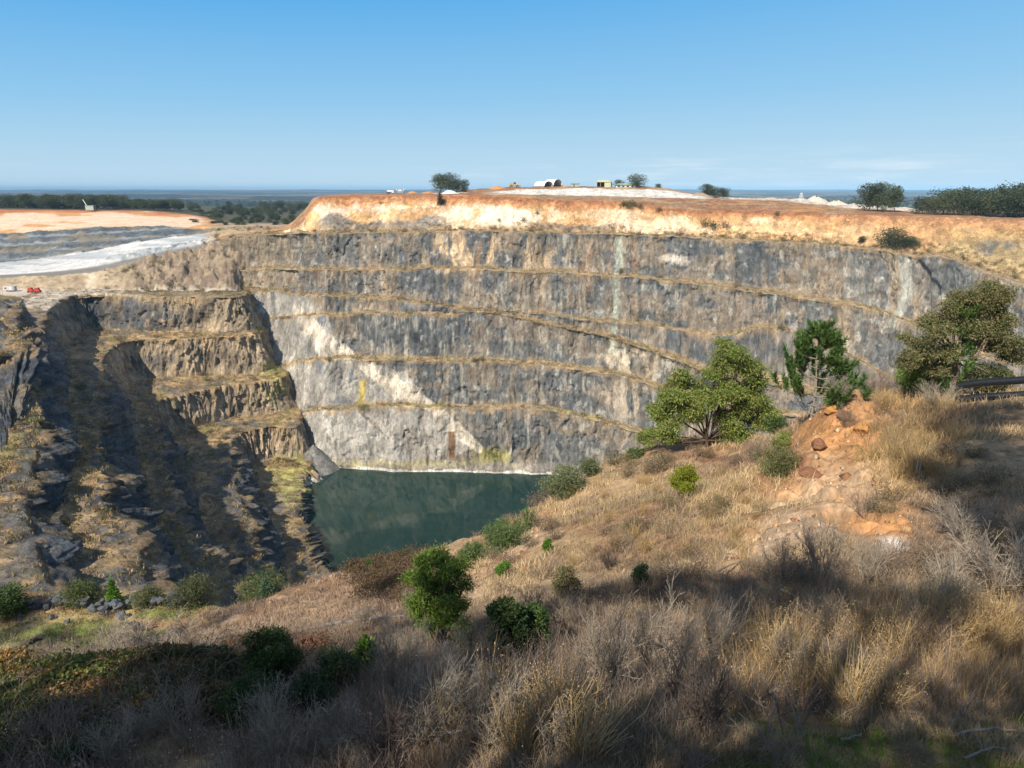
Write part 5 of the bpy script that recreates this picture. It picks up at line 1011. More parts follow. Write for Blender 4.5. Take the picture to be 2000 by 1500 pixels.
# ---- green shrubs: (label, px, py foot, width px, height px, n leaves, leaf px (len, wid), colours, options)
YG = [(.26, .30, .025), (.20, .26, .025), (.30, .30, .04)]; BG = [(.11, .24, .025), (.09, .20, .022), (.14, .27, .03)]; MG = [(.085, .14, .036), (.065, .11, .032), (.115, .17, .042)]; AC = [(.15, .25, .04), (.20, .30, .05), (.10, .18, .035), (.24, .31, .06)]
DKG = [(.05, .085, .036), (.06, .10, .038), (.045, .07, .034)]; SV = [(.15, .19, .09), (.12, .16, .075), (.19, .21, .11)]; OL = [(.14, .15, .06), (.11, .125, .05), (.19, .17, .08)]
SH = [('shrub', 'dense yellow green shrub alone on the dry slope below the rounded gum', 1338, 968, 58, 64, 3600, 5, 3, YG, {}),
 ('shrub', 'bright green tuft shaped shrub lower on the pale bank, nearer of two', 984, 1128, 32, 34, 1500, 6, 2.2, BG, {}), ('shrub', 'bright green oval shrub higher on the pale bank, farther of two', 1068, 1080, 24, 30, 1200, 5, 2, BG, {}),
 ('wattle_shrub', 'tall feathery bright green wattle in front of the pit lake', 857, 1262, 190, 218, 7600, 12, 3.2, AC, dict(low=.26, ncl=34, hollow=.1, rs=(.08, .15))),
 ('shrub', 'dark broad leaved shrub right of the feathery wattle', 988, 1290, 110, 140, 3600, 11, 6, DKG + MG, dict(low=.25, ncl=11)), ('shrub', 'dark green shrub with a yellowish patch next to the broad leaved one', 1040, 1275, 80, 110, 2400, 11, 5, MG + DKG, dict(low=.2)),
 ('shrub', 'thin pale leaved sapling at the foot of the feathery wattle', 905, 1300, 60, 110, 700, 13, 4, [(.20, .22, .08), (.15, .18, .06)], dict(low=.2)),
 ('shrub', 'sparse reddish green shrub at the edge of the shade, mid slope', 1103, 1172, 78, 74, 1700, 8, 3, OL + [(.24, .16, .09)], dict(low=.15)), ('shrub', 'small dark cypress like shrub standing in the shade edge', 1250, 1150, 38, 56, 1600, 6, 2.5, DKG, dict(low=.1)),
 ('broom_bush', 'pale green broom sprawling along the brink beside the lake', 985, 1075, 120, 60, 3800, 12, 1.6, SV + BG[:1], dict(low=.05, ncl=14)), ('broom_bush', 'pale green broom at the left end of the brink, beside the wattle', 925, 1098, 60, 40, 1500, 12, 1.6, SV + BG[:1], dict(low=.05)),
 ('shrub', 'grey green shrub leaning over the lake at the top of the brink', 1097, 968, 88, 56, 2300, 8, 2.4, SV + OL[:1], dict(low=.2)), ('shrub', 'grey green shrub on the brink below the far wall foot', 1150, 930, 56, 36, 1300, 7, 2.4, SV + OL[:1], dict(low=.2)), ('shrub', 'low green shrub at the foot of the rounded gum, far left', 1240, 896, 36, 20, 800, 6, 2.4, MG + SV[:1], dict(low=.1)),
 ('shrub', 'olive shrub in a hollow of the red clay', 1512, 930, 100, 60, 2200, 7, 2, OL + MG[:1], dict(low=.1, ncl=11)), ('wattle_shrub', 'bushy bright wattle under the tall olive gum', 1805, 768, 140, 80, 5200, 9, 2.2, AC + [(.16, .2, .05)], dict(low=.1, ncl=14)), ('shrub', 'grey leaved shrub at the right of the tall olive gum', 1925, 758, 110, 60, 2200, 7, 3, OL + SV, dict(low=.15, ncl=11)), ('shrub', 'green fern like shrub under the pine on the brink', 1515, 846, 46, 34, 900, 7, 3, MG, dict(low=.1)), ('shrub', 'bright grassy green clump on top of the red clay', 1528, 872, 50, 26, 1300, 8, 1.6, [(.22, .27, .07), (.28, .29, .09)], dict(low=.05)),
 ('shrub', 'dark green wattle in the shade left of centre, upper of the thicket', 540, 1345, 150, 130, 5200, 13, 3, MG + DKG + AC[2:3], dict(low=.1, ncl=14)), ('shrub', 'dark green wattle in the shade left of centre, lower of the thicket', 500, 1415, 140, 100, 4200, 13, 3, DKG + MG, dict(low=.1, ncl=12)), ('shrub', 'lighter leafy shrub at the right of the shaded thicket', 655, 1345, 110, 80, 2200, 15, 4, MG + SV, dict(low=.1)), ('shrub', 'glossy green shrub with long leaves beside the pale dead bush', 712, 1320, 50, 80, 900, 20, 7, BG + YG[:1] + MG, dict(low=.12)), ('shrub', 'dark shrub in the shade of the thicket, right foot', 610, 1400, 120, 80, 2600, 13, 3, DKG, dict(low=.1)),
 ('broom_bush', 'green broom on the far brink left of the lake, with a blue green sapling', 520, 1163, 130, 34, 2600, 9, 1.6, SV + BG[:1] + OL, dict(low=.05, ncl=12)),
 ('shrub', 'grey green bush behind the rock bund, widest', 375, 1178, 110, 48, 2600, 8, 2, SV + OL, dict(low=.05, ncl=12)), ('shrub', 'dark green bush behind the rock bund at left', 155, 1178, 90, 44, 2200, 8, 2, MG + OL, dict(low=.05, ncl=11)), ('shrub', 'brownish bush behind the rock bund, between sapling and widest bush', 290, 1182, 70, 36, 1400, 8, 2, OL + SV[:1], dict(low=.05)),
 ('shrub', 'dark shrub at the far left of the grassy bench', 20, 1200, 90, 60, 2200, 9, 3, DKG + MG, dict(low=.05))]
for i, (nm, lab, px, py, w_, h, nl, ll, lw_, cols, opt) in enumerate(SH):
    p, s_ = at(px, py); opt = dict(opt); big = w_ * h > 6000
    if big and 'rs' not in opt: opt['rs'] = (.11, .22); opt['ncl'] = 20
    shrub(nm, lab, p, shrub_parts(600 + i, h * s_, w_ * s_ / 1.25, int(nl * 2.4), ll * .66 * s_, lw_ * .6 * s_, cols, droop=.15, **{**dict(ncl=9, rs=(.2, .34) if nl < 4000 else (.14, .24)), **opt}), 'shrub', None, 0)
# conical saplings
for i, (px, py, h, w_, lab, cols) in enumerate([(224, 1178, 58, 24, 'slender young conifer rising behind the rock bund', BG), (522, 1160, 42, 34, 'blue green sapling with spiky shoots on the brink left of the lake', [(.10, .20, .12), (.13, .22, .13)])]):
    p, s_ = at(px, py); H = h * s_; cl = [((0, 0, H * z_), (w_ * s_ * .5 * (1.05 - z_), w_ * s_ * .5 * (1.05 - z_), H * .09)) for z_ in np.linspace(.12, .95, 9)]
    tr = tree_parts(560 + i, H, cl, 1600, 6 * s_, 1.8 * s_, cols, 1.2 * s_, (.12, .09, .06), droop=-.6, twigs=False); t = thing('conifer_sapling', lab, 'tree', p - [0, 0, .1]); ob('trunk', tr[0], t); ob('crown', tr[1], t)
# tall broom switches against the water
for i, (px, py, h) in enumerate([(1034, 1040, 62), (1022, 1042, 50), (1008, 1050, 46), (905, 1098, 46), (715, 1120, 36)]):
    p, s_ = at(px, py); gk = np.random.default_rng(570 + i); pth = []; H = h * s_
    keep = rng; rng = gk
    for q in range(3): pp, rr_, _ = grow((0, 0, -.1), (gk.normal() * .25, gk.normal() * .2, 1), H * gk.uniform(.7, 1), 6, .06, .02, (.03, .012)); pth.append((pp, rr_))
    C_ = np.concatenate([pp[2:].repeat(14, 0) for pp, _ in pth]); C_ = C_ + gk.normal(size=C_.shape) * .05; V, f = leaves(C_, 9 * s_, 1.3 * s_, gk.normal(size=C_.shape) * .5 + [0, 0, .5]); rng = keep
    t = thing('broom_switch', ['tall green switch of broom against the lake, rightmost', 'tall green switch of broom against the lake, second from the right', 'slanting green switch of broom against the lake', 'green broom switch at the left of the lakeside broom', 'green broom switch on the brink at the lake near corner'][i], 'shrub', p, 'broom switches on the brink'); ob('stems', seg_mesh('stems', pth, (.16, .20, .08), BARK, k=4), t); ob('foliage', leaf_mesh('foliage', V, f, pick(SV + BG[:1], len(C_)), LEAF), t)

clayless = lambda px, py: 1380 < px < 1720 and py < 1160
# ---- dead and dry bushes
TB = [twig_bush(700, 1, .42, 13, 9, 5, (.38, .315, .24)), twig_bush(701, 1, .6, 12, 9, 5, (.32, .255, .19)), twig_bush(702, 1, .34, 14, 9, 5, (.43, .37, .29)), twig_bush(703, 1, .75, 14, 9, 5, (.33, .25, .19)), twig_bush(704, 1, .5, 12, 8, 5, (.13, .10, .085), r=.011), twig_bush(705, 1, .9, 18, 9, 5, (.45, .385, .30), up=-.03)]
DB = [ # label, px, py foot, height px, variant, width factor
 ('big dark stemmed bare bush in the middle of the sunlit patch', 1370, 1440, 230, 4, .8), ('pale bare bush left of the dark stemmed bush', 1180, 1360, 190, 0, .75), ('pale spreading bare bush behind the dark stemmed bush', 1290, 1330, 180, 0, .95), ('silvery bare bush with forked tips right behind the dark stemmed bush', 1400, 1300, 150, 2, .8), ('low grey bare bush at the foot of the pale one', 1085, 1370, 110, 1, .8),
 ('tall pale straw coloured dead bush beside the feathery wattle', 772, 1345, 160, 2, .7), ('whitened dead bush at the bottom, left of centre', 545, 1510, 190, 2, .6), ('dark bare bush at the bottom, centre left', 745, 1500, 210, 4, .6), ('grey bare bush in shade below the wattle', 870, 1385, 100, 1, 1.2), ('grey bare bush in shade, right of the one below the wattle', 935, 1400, 110, 0, 1.1), ('mauve grey bare bush below the dark broad leaved shrub', 990, 1390, 90, 3, 1.1),
 ('small black stemmed dead shrub on the sunny slope with whitish twigs', 1190, 1112, 50, 4, 1.1), ('wiry bare shrub on the sunny slope above the whitish twigs', 1205, 1075, 46, 1, 1.1), ('brown bare bush on the ridge between pine and wattle', 1690, 775, 50, 3, 1.5), ('pinkish drooping dead bush on the ridge under the wattle', 1832, 800, 60, 5, 1.0), ('wide brown bare bush right of the pine', 1735, 772, 48, 3, 1.5), ('bleached tangle of dead branches at the foot of the pine', 1640, 790, 60, 2, 1.2), ('bare bush on the left flank of the red clay', 1470, 900, 50, 3, 1.1), ('brown bare bush over the clay overhang', 1655, 835, 44, 3, 1.0),
 ('tall pale bare bush in the sun above the shade line', 1600, 1140, 150, 0, .8), ('pale bare bush left of the tall one above the shade line', 1530, 1150, 110, 1, .9), ('pale bare bush right of the tall one above the shade line', 1690, 1150, 110, 0, .9), ('grey bare bush on the clay gully', 1690, 1010, 60, 1, 1.0),
 ('whitish bare bush at the right edge, uppermost', 1880, 1060, 110, 5, .9), ('whitish bare bush at the right edge, biggest', 1950, 1150, 150, 5, .9), ('whitish bare bush at the right, left of the biggest', 1860, 1180, 120, 5, .9), ('whitish bare bush at the very edge above the biggest', 1990, 1070, 110, 2, .8), ('seed headed dead bush in the lower right shade line', 1780, 1190, 80, 5, 1.0), ('shaded grey bare bush at the left of the shade band', 1500, 1230, 90, 1, 1.2), ('shaded grey bare bush in the middle of the shade band', 1600, 1240, 90, 0, 1.2), ('shaded grey bare bush at the right of the shade band', 1430, 1220, 80, 3, 1.2), ('shaded bare bush where the shade meets the clay streak', 1330, 1190, 70, 1, 1.2), ('brown dead bush at the bottom edge, centre right', 1330, 1510, 80, 3, 1.0), ('brown dead bush at the bottom edge, right of centre', 1530, 1510, 70, 3, 1.1), ('brown dead bush at the bottom edge, far right of centre', 1780, 1500, 80, 3, 1.2), ('grey dead bush at the bottom left corner of the brambles', 230, 1500, 120, 2, .8), ('arching dead canes along the top of the brambles, left', 220, 1290, 70, 5, 1.6), ('arching dead canes along the top of the brambles, middle', 300, 1290, 80, 5, 1.6), ('arching dead canes along the top of the brambles, right', 370, 1290, 66, 5, 1.5), ('arching dead canes at the far left of the brambles', 15, 1370, 60, 5, 1.3), ('dead canes over the dark part of the brambles', 470, 1330, 60, 3, 1.5), ('dead canes beside the shaded thicket', 560, 1300, 60, 1, 1.3)]
for lab, px, py, h, v, wf_ in DB:
    p, s_ = at(px, py); H = h * s_; q = tag(ob('bare_bush', TB[v], None, p, (0, 0, rnd(0, 6.28)), (H * wf_, H * wf_, H)), lab, 'bush', 'bare bushes on the near slope')
gk = np.random.default_rng(76); n = 0
while n < 34:
    px, py = gk.uniform(40, 1990), gk.uniform(1190, 1480)
    if (px < 700 and py < 1400) or clayless(px, py) or (py > 1410 and px > 1100): continue
    p, s_ = at(px, py); h = gk.uniform(.45, .95); v = int(gk.choice([0, 1, 2, 3, 5])); wf_ = gk.uniform(.8, 1.2); tag(ob('bare_bush', TB[v], None, p, (0, 0, gk.uniform(0, 6)), (h * wf_, h * wf_, h)), 'knee high grey dead bush among the tangled dry herbs at the bottom', 'bush', 'knee high dead bushes'); n += 1
# brown low scrub scattered on the sunny slope: small mounds of fine twigs with a little leaf
HB = []
for i, cols in enumerate([[(.26, .19, .12), (.20, .15, .10)], [(.20, .17, .085), (.16, .14, .07)], [(.30, .23, .15), (.24, .18, .12)]]):
    a_, b_ = shrub_parts(740 + i, 1, 1.5, 900, .12, .03, cols, ncl=10, low=.05, droop=-.3); HB.append(one_mesh('low_scrub', a_, b_))
n = 0; gk = np.random.default_rng(77)
while n < 90:
    px, py = gk.uniform(960, 1990), gk.uniform(890, 1180); 
    if vn(px / 60, py / 40, s=421) < .5 or (1490 < px < 1760 and 820 < py < 1110 and gk.uniform() < .8): continue
    p = Gp(px, py)
    if p[1] > 45 or p[1] < 9: continue
    h = gk.uniform(.25, .55) * (.6 + p[1] / 40); tag(ob('low_scrub', HB[int(gk.integers(0, 3))], None, p, (0, 0, gk.uniform(0, 6)), (h * 1.2, h * 1.2, h)), 'small brown mound of dry scrub on the sunny near slope', 'scrub', 'dry scrub mounds on the near slope'); n += 1

# golden tussocks standing clear of the matted grass
TS = [upright_stalks(760, 60, 1, .2, (.56, .39, .18), True, .006), upright_stalks(761, 46, 1, .26, (.46, .33, .18), True, .006), upright_stalks(762, 80, 1, .16, (.62, .45, .22), False, .0065)]
gk = np.random.default_rng(78)
for lab, grp, n_, (xa, ya, xb, yb), (ha, hb) in [('golden grass tussock on the sunny shelf right of the clay mound', 'tussocks on the sunny shelf', 38, (1690, 790, 1870, 950), (.45, .8)), ('tall straw tussock in the sunlit gap at the lower right', 'tussocks in the lower right gap', 20, (1450, 1270, 1760, 1400), (.5, .85)), ('straw tussock at the bottom centre between grey bushes', 'tussocks at the bottom centre', 15, (960, 1380, 1140, 1490), (.4, .7)), ('bent straw tussock along the right edge below the whitish bushes', 'tussocks at the right edge', 16, (1760, 1210, 1990, 1320), (.5, .85)), ('pale grass tussock on the open dry slope beside the lake', 'tussocks on the open slope', 44, (1080, 920, 1480, 1120), (.3, .6))]:
    for q in range(n_):
        p = Gp(gk.uniform(xa, xb), gk.uniform(ya, yb)); h = gk.uniform(ha, hb) * (1 + .012 * p[1]); tag(ob('grass_tussock', TS[int(gk.integers(0, 3))], None, p, (gk.normal() * .12, gk.normal() * .12, gk.uniform(0, 6)), (h * 1.1, h * 1.1, h)), lab, 'grass tussock', grp)

# ---- brambles at lower left: a mound of mixed leaves and arching canes
def bramble(label, region, n, hpx, cols, ll, seed):
    g = np.random.default_rng(seed); xs = g.uniform(region[0], region[2], 60); ys = g.uniform(region[1], region[3], 60); B = Gps(xs, ys); c0 = B.mean(0); idx = g.integers(0, 60, n)
    s_ = np.array([mpp(b) for b in B]); j = g.normal(size=(n, 2)) * (s_[idx] * 16)[:, None]; X = B[idx, 0] + j[:, 0]; Y = B[idx, 1] + j[:, 1] * 1.3; zt = hpx * s_[idx] * (.55 + .9 * fbm(X * 1.1, Y * 1.1, s=seed, o=3)); Z = hfg(X, Y) + zt * g.uniform(0, 1, n) ** .45
    C_ = np.stack([X, Y, Z], -1) - c0; V, f = leaves(C_, ll * s_[idx] * g.uniform(.6, 1.3, n), ll * .72 * s_[idx], g.normal(size=(n, 3)) + [0, 0, .3], flat=.3)
    tn = fbm(X * 1.6, Y * 1.6, s=seed + 1)[:, None]; cl = pick(cols[0], n, .25) * (1 - sm(.42, .58, tn)) + pick(cols[1], n, .25) * sm(.42, .58, tn)
    pth = []
    for q in range(70):
        i = g.integers(0, 60); b = B[i] - c0; a = g.uniform(0, 6.28); L_ = hpx * s_[i] * g.uniform(1., 2.2); u = np.linspace(0, 1, 7)[:, None]; pth.append((b + np.array([math.cos(a), math.sin(a), 0]) * L_ * u + np.array([0, 0, 1]) * (hpx * s_[i] * 1.25 * np.sin(u * 2.6)), np.linspace(.006, .003, 7)))
    tag(ob('bramble', one_mesh('bramble', leaf_mesh('leaves', V, f, cl, LEAF), seg_mesh('canes', pth, (.24, .16, .11), DRY, k=3)), None, c0), label, 'bramble')
BRG = [(.13, .16, .035), (.10, .13, .03), (.20, .20, .05), (.09, .11, .035)]; BRR = [(.40, .16, .05), (.34, .22, .07), (.22, .09, .04), (.16, .15, .05), (.30, .25, .07)]
bramble('sunlit bramble with yellow and rust red leaves at the lower left', (-40, 1320, 290, 1420), 26000, 52, (BRG, BRR), 7, 801)
bramble('dark shaded bramble between the sunlit bramble and the thicket', (260, 1310, 470, 1420), 24000, 56, ([(.06, .08, .03), (.05, .065, .028)], [(.16, .10, .05), (.09, .09, .035)]), 7, 802)  # leaf colours darker than the sunlit bramble: shade put into the colour
bramble('bramble in the bottom left corner with dark green leaves', (-40, 1420, 200, 1510), 16000, 56, ([(.06, .10, .035), (.08, .12, .04)], [(.14, .14, .05), (.07, .10, .035)]), 7.5, 803)
bramble('low russet bramble along the hillside shade line', (380, 1255, 640, 1290), 9000, 22, ([(.26, .13, .07), (.22, .12, .07)], [(.12, .11, .04), (.30, .18, .08)]), 5, 804)
bramble('brown dead bramble on the brink left of the wattle', (690, 1098, 830, 1180), 17000, 24, ([(.12, .08, .05), (.10, .07, .045)], [(.17, .105, .055), (.09, .08, .035)]), 3.6, 805)  # leaf browns darkened to stand for the shadow over this bramble

# ---- fallen wood, sticks, posts, rocks, pipes
STK = plain_mat('weathered_wood', (.25, .22, .19), rough=.9, scale=20); DKW = plain_mat('dark_wood', (.07, .055, .045), rough=.9, scale=20)
def branch_thing(name, label, pts, r, mat, group=None, twigs=0, seed=0, cat='branch'):
    global rng; keep = rng; rng = np.random.default_rng(seed + 3000); B = np.array([Gp(px, py) + np.array([0, 0, lift * 0 + lz]) for px, py, lz, lift in [(a, b, c_, 0) for a, b, c_ in pts]]); c0 = B[0]; u = np.linspace(0, 1, 12); q = cr(np.linspace(0, 1, len(B)), B - c0, u); q[1:-1] += rng.normal(size=(10, 3)) * r * .3; pth = [(q, np.linspace(r, r * .45, 12))]
    for k in range(twigs):
        i = rng.integers(2, 11); d = unit(q[min(i + 1, 11)] - q[i - 1]) + rng.normal(size=3) * .7 + [0, 0, .35]; pp, rr_, _ = grow(q[i], d, np.linalg.norm(q[-1] - q[0]) * rnd(.15, .35), 4, .25, .03, (r * .5, r * .12)); pth.append((pp, rr_))
        for k2 in range(2): i2 = rng.integers(1, 4); p2, r2, _ = grow(pp[i2], unit(pp[i2] - pp[i2 - 1]) + rng.normal(size=3) * .6, np.linalg.norm(q[-1] - q[0]) * rnd(.06, .14), 3, .25, .03, (rr_[i2] * .7, r * .1)); pth.append((p2, r2))
    V, f = segs(*path_segs(pth), k=6); rng = keep; return tag(ob(name, mesh_np(name, V, f, 4, None, mat, True), None, c0), label, cat, group)
branch_thing('fallen_branch', 'dark fallen branch with bleached twigs at the left edge above the brambles', [(-20, 1330, .15), (40, 1312, .45), (95, 1302, .6)], .09, DKW, None, 4, 1)
branch_thing('fallen_log', 'thin pale log lying across the hillside in the centre left', [(590, 1236, .12), (680, 1222, .15), (790, 1212, .15)], .06, STK, None, 0, 3, 'log')
for i, (pts, r, lab, mt) in enumerate([([(1865, 1450, .1), (1930, 1446, .16), (2030, 1450, .1)], .018, 'grey stick lying nearest the lower right edge, straightest', STK), ([(1880, 1490, .05), (1940, 1478, .12), (2020, 1494, .05)], .014, 'grey bent stick in the lower right corner', STK), ([(1450, 1470, .05), (1500, 1474, .06)], .018, 'short grey stick in the green grass at the bottom', STK), ([(1475, 1385, .05), (1505, 1400, .3), (1530, 1440, .02)], .016, 'dark bent stick arching over the green grass', DKW), ([(1640, 1455, .05), (1680, 1448, .1)], .018, 'short stick right of the canes in the green grass', STK), ([(1390, 1128, .1), (1440, 1108, .15), (1510, 1090, .1)], .03, 'thin bleached branch lying along the pale clay streak', STK), ([(1560, 1180, .1), (1520, 1168, .2), (1470, 1158, .05)], .03, 'bleached branch in the shade below the clay streak', STK), ([(1230, 800 + 76, .1), (1290, 885, .5)], .05, 'low bare limb under the rounded gum', DKW)]):
    branch_thing('stick', lab, pts, r, mt, 'fallen sticks', 1, 10 + i)
# leaning pale canes bottom right
gk = np.random.default_rng(91); n = 0
for (cx, cy, w_, num) in [(1520, 1420, 60, 16), (1640, 1420, 90, 12), (1130, 1490, 60, 8), (1800, 1400, 80, 6)]:
    for q in range(num):
        p = Gp(cx + gk.uniform(-w_, w_), cy + gk.uniform(-15, 45)); L_ = gk.uniform(.35, .85); a = gk.uniform(0, 6.28); tl = gk.uniform(.3, 1.25); d = np.array([math.cos(a) * math.sin(tl), math.sin(a) * math.sin(tl), math.cos(tl)]); V, f = segs(np.array([[0, 0, -.03], d * L_ * .5]), np.array([d * L_ * .5, d * L_ + [0, 0, -.03]]), .0045, .0035, k=4)
        tag(ob('dead_cane', mesh_np('dead_cane', V, f, 4, None, STK), None, p), 'thin bleached cane leaning over the shaded green grass at the bottom', 'cane', 'dead canes in the shaded grass')
# posts on the bench
for i, (px, py, h) in enumerate([(262, 1232, 20), (267, 1233, 24), (273, 1231, 18), (279, 1233, 22), (288, 1231, 16)]):
    p, s_ = at(px, py); V, f = segs(np.array([[0, 0, -.3], [.02, 0, h * s_ * .6]]), np.array([[.02, 0, h * s_ * .6], [.05 * (i - 2), .02, h * s_]]), [.09, .085], [.085, .075], k=8); tag(ob('old_post', mesh_np('old_post', V, f, 4, None, DKW), None, p), 'short weathered post in the row on the grassy bench', 'post', 'old posts on the bench')
for i, (px, py, h) in enumerate([(1316, 925, 22), (1786, 938, 46), (1792, 940, 38)]):
    p, s_ = at(px, py); V, f = segs(np.array([[0, 0, -.2]]), np.array([[.02, 0, h * s_]]), .03, .02, k=6); tag(ob('thin_stake', mesh_np('thin_stake', V, f, 4, None, [DKW, STK, STK][i]), None, p), ['dark stake behind the yellow green shrub', 'taller of two thin stakes at the shade edge on the right', 'shorter of two thin stakes at the shade edge on the right'][i], 'stake')
# rocks
def rock_mesh(seed, cols, flat=.7):
    t, q = np.meshgrid(np.linspace(0, 2 * np.pi, 37), np.linspace(0, np.pi, 21)); x, y, z = np.sin(q) * np.cos(t), np.sin(q) * np.sin(t), np.cos(q); r = .62 + .5 * fbm(x * 1.4 + seed, y * 1.4, z * 1.4, s=seed, o=3); g = np.random.default_rng(seed)
    v = np.stack([x, y, z], -1) * r[..., None]
    for k in range(16): nn_ = unit(g.normal(size=3)); dd = v @ nn_; lim = g.uniform(.36, .6); v = v - np.where(dd > lim, dd - lim, 0)[..., None] * nn_
    v = v * (1 + .16 * (fbm(x * 5 + seed, y * 5, z * 5, s=seed + 2, o=3) - .5))[..., None]; v[:, -1] = v[:, 0]; v *= [1, .9, flat]; c = np.array(cols) * (.7 + .6 * fbm(x * 4, y * 4, z * 4, s=seed + 1))[..., None]; return mesh_np('rock', v.reshape(-1, 3), gridfaces(21, 37)[:, ::-1], 4, c, soil)
RKM = [rock_mesh(850 + i, (.115, .125, .135)) for i in range(5)]; gk = np.random.default_rng(92)
for i in range(120):
    px = gk.uniform(60, 400); py = np.interp(px, [60, 100, 200, 300, 370, 400], [1192, 1186, 1188, 1184, 1176, 1172]) + gk.normal() * 3.5 + (6 if 180 < px < 240 else 0) * gk.uniform(0, 1)
    if px < 110 and gk.uniform() < .3: continue
    p, s_ = at(px, py); r_ = gk.uniform(.25, .75); tag(ob('rock', RKM[int(gk.integers(0, 5))], None, p + [0, 0, gk.uniform(.1, .8)], (gk.uniform(0, .6), gk.uniform(0, .6), gk.uniform(0, 6)), r_ * 1.1), 'blue grey rock heaped in the low bund along the bench edge', 'rock', 'rocks of the bund')
for i, (px, py, r_, lab) in enumerate([(237, 1208, .85, 'largest upright grey rock standing in the green grass of the bench'), (101, 1208, .5, 'pale rock lying in the grass at the left of the bench'), (40, 1210, .5, 'dark rock at the far left of the bench'), (133, 1216, .4, 'small dark rock in the grass in front of the bund')]):
    p, s_ = at(px, py); tag(ob('rock', RKM[i], None, p + [0, 0, r_ * .35], (.2, .3, i), (r_, r_, r_ * 1.3)), lab, 'rock')
RB = [rock_mesh(870, (.26, .13, .075), .8), rock_mesh(871, (.55, .27, .09), .8), rock_mesh(872, (.62, .55, .46), .6), rock_mesh(873, (.52, .30, .14), .8)]
for i, (px, py, rp_, v, lab, rot) in enumerate([(1652, 812, 30, 0, 'dark red brown boulder with a hollow under it on the clay mound', (.1, .5, .3)), (1684, 838, 24, 1, 'orange boulder beside the dark red one on the clay mound', (0, .2, 1)), (1628, 800, 26, 1, 'orange clay block on the crest left of the dark boulder', (.2, 0, 2)), (1600, 865, 30, 0, 'red brown clay lump below the clay mound', (0, .1, 1)), (1585, 922, 34, 0, 'dark red clay lump with cracks above the hollow', (.1, 0, 2)), (1765, 1030, 22, 3, 'orange and white clay block at the foot of the gully', (0, 0, 1)), (1745, 1070, 26, 2, 'white lime patch of loose rock on the right of the slope', (0, 0, 0)), (1728, 1062, 16, 2, 'smaller white rock beside the white lime patch', (0, .2, 2))]):
    p, s_ = at(px, py); tag(ob('boulder', RB[v], None, p - [0, 0, .12 * rp_ * s_], rot, (rp_ * s_ * 1.25, rp_ * s_ * 1.1, rp_ * s_ * .85)), lab, 'boulder')
# black pipes lying along the shelf at the right edge
PB = plain_mat('black_poly', (.018, .020, .024), rough=.35, noise=.1, spec=.5)
for i, (pa, pb, lab, dz) in enumerate([((1866, 782), (2140, 758), 'upper black pipe lying along the shelf at the right edge', .62), ((1866, 792), (2140, 768), 'lower black pipe lying along the shelf at the right edge', .22)]):
    a = Gp(*pa); b = Gp(*pb); n_ = 14; u = np.linspace(0, 1, n_)[:, None]; q = a * (1 - u) + b * u; q[:, 2] = np.linspace(a[2], b[2], n_) + dz + .03 * np.sin(u[:, 0] * 9); c0 = q[0]; V, f = segs(q[:-1] - c0, q[1:] - c0, .15, .15, k=12); tag(ob('black_pipe', mesh_np('black_pipe', V, f, 4, None, PB, True), None, c0), lab, 'pipe', 'pipes at the right edge')
# ================================================================== GROUND COVER (nobody could count it)
def blades(name, X, Y, H, W_, lean, cols, per, spread, mat=DRY, curl=.4, zfun=None):
    """tufts at X,Y (height H each), 'per' blades to a tuft, every blade two quads"""
    n = len(X); idx = np.repeat(np.arange(n), per); m_ = len(idx); bx_ = X[idx] + rng.normal(size=m_) * spread * H[idx]; by_ = Y[idx] + rng.normal(size=m_) * spread * H[idx]
    bz = (zfun or hfg)(bx_, by_) - .02; a = rng.uniform(0, 6.283, m_); ln = np.abs(rng.normal(size=m_)) * lean; h = H[idx] * rng.uniform(.45, 1.1, m_); d = np.stack([np.cos(a) * ln, np.sin(a) * ln, np.ones(m_)], -1); d = unit(d)
    b = np.stack([bx_, by_, bz], -1); tw = rng.uniform(0, 3.14, m_); s_ = np.stack([np.cos(tw), np.sin(tw), 0 * tw], -1) * (W_[idx] * .5)[:, None]
    m1 = b + d * (h * .55)[:, None]; d2 = unit(d + np.stack([np.cos(a), np.sin(a), -.3 + 0 * a], -1) * curl * rng.uniform(0, 1, (m_, 1))); e = m1 + d2 * (h * .5)[:, None]
    V = np.stack([b - s_, b + s_, m1 + s_ * .8, m1 - s_ * .8, e + s_ * .15, e - s_ * .15], 1).reshape(-1, 3); f = (np.arange(m_) * 6)[:, None] + np.array([[0, 1, 2, 3, 3, 2, 4, 5]])
    c_ = np.repeat(cols[idx] * rng.uniform(.55, 1.35, (m_, 1)), 6, 0); return tag(ob(name, mesh_np(name, V, f.ravel(), 4, np.clip(c_, .01, .9), mat)), kind='stuff')
def scatter(n, amax=1.36, r0=3.4, r1=58):
    n = int(n * 1.33)
    r = np.exp(rng.uniform(math.log(r0), math.log(r1), n)); a = rng.uniform(-amax, amax, n); return a * r * .93, r * (1 + 0 * a)
def pix(X, Y): return proj(np.stack([X, Y, hfg(X, Y, False)], -1))
def zone(X, Y):
    px, py = pix(X, Y); az = np.clip(X / np.maximum(Y, 2.2), -1.3, 1.3); Ye = np.interp(az, eaz, ep[:, 1]); return px, py, Y < Ye + .8
def clay(px, py): return np.clip(blob(px, py, 1630, 850, 85, 60) + blob(px, py, 1650, 960, 95, 55) + blob(px, py, 1720, 1020, 60, 40) + inpoly(px, py, [(1370, 1120), (1500, 1025), (1570, 995), (1650, 1030), (1560, 1065), (1460, 1110)]) + inpoly(px, py, [(910, 1140), (1000, 1060), (1090, 1010), (1090, 1035), (1010, 1090), (930, 1170)]) * .8 + blob(px, py, 1560, 905, 45, 25) + blob(px, py, 1740, 1065, 30, 15), 0, 1)
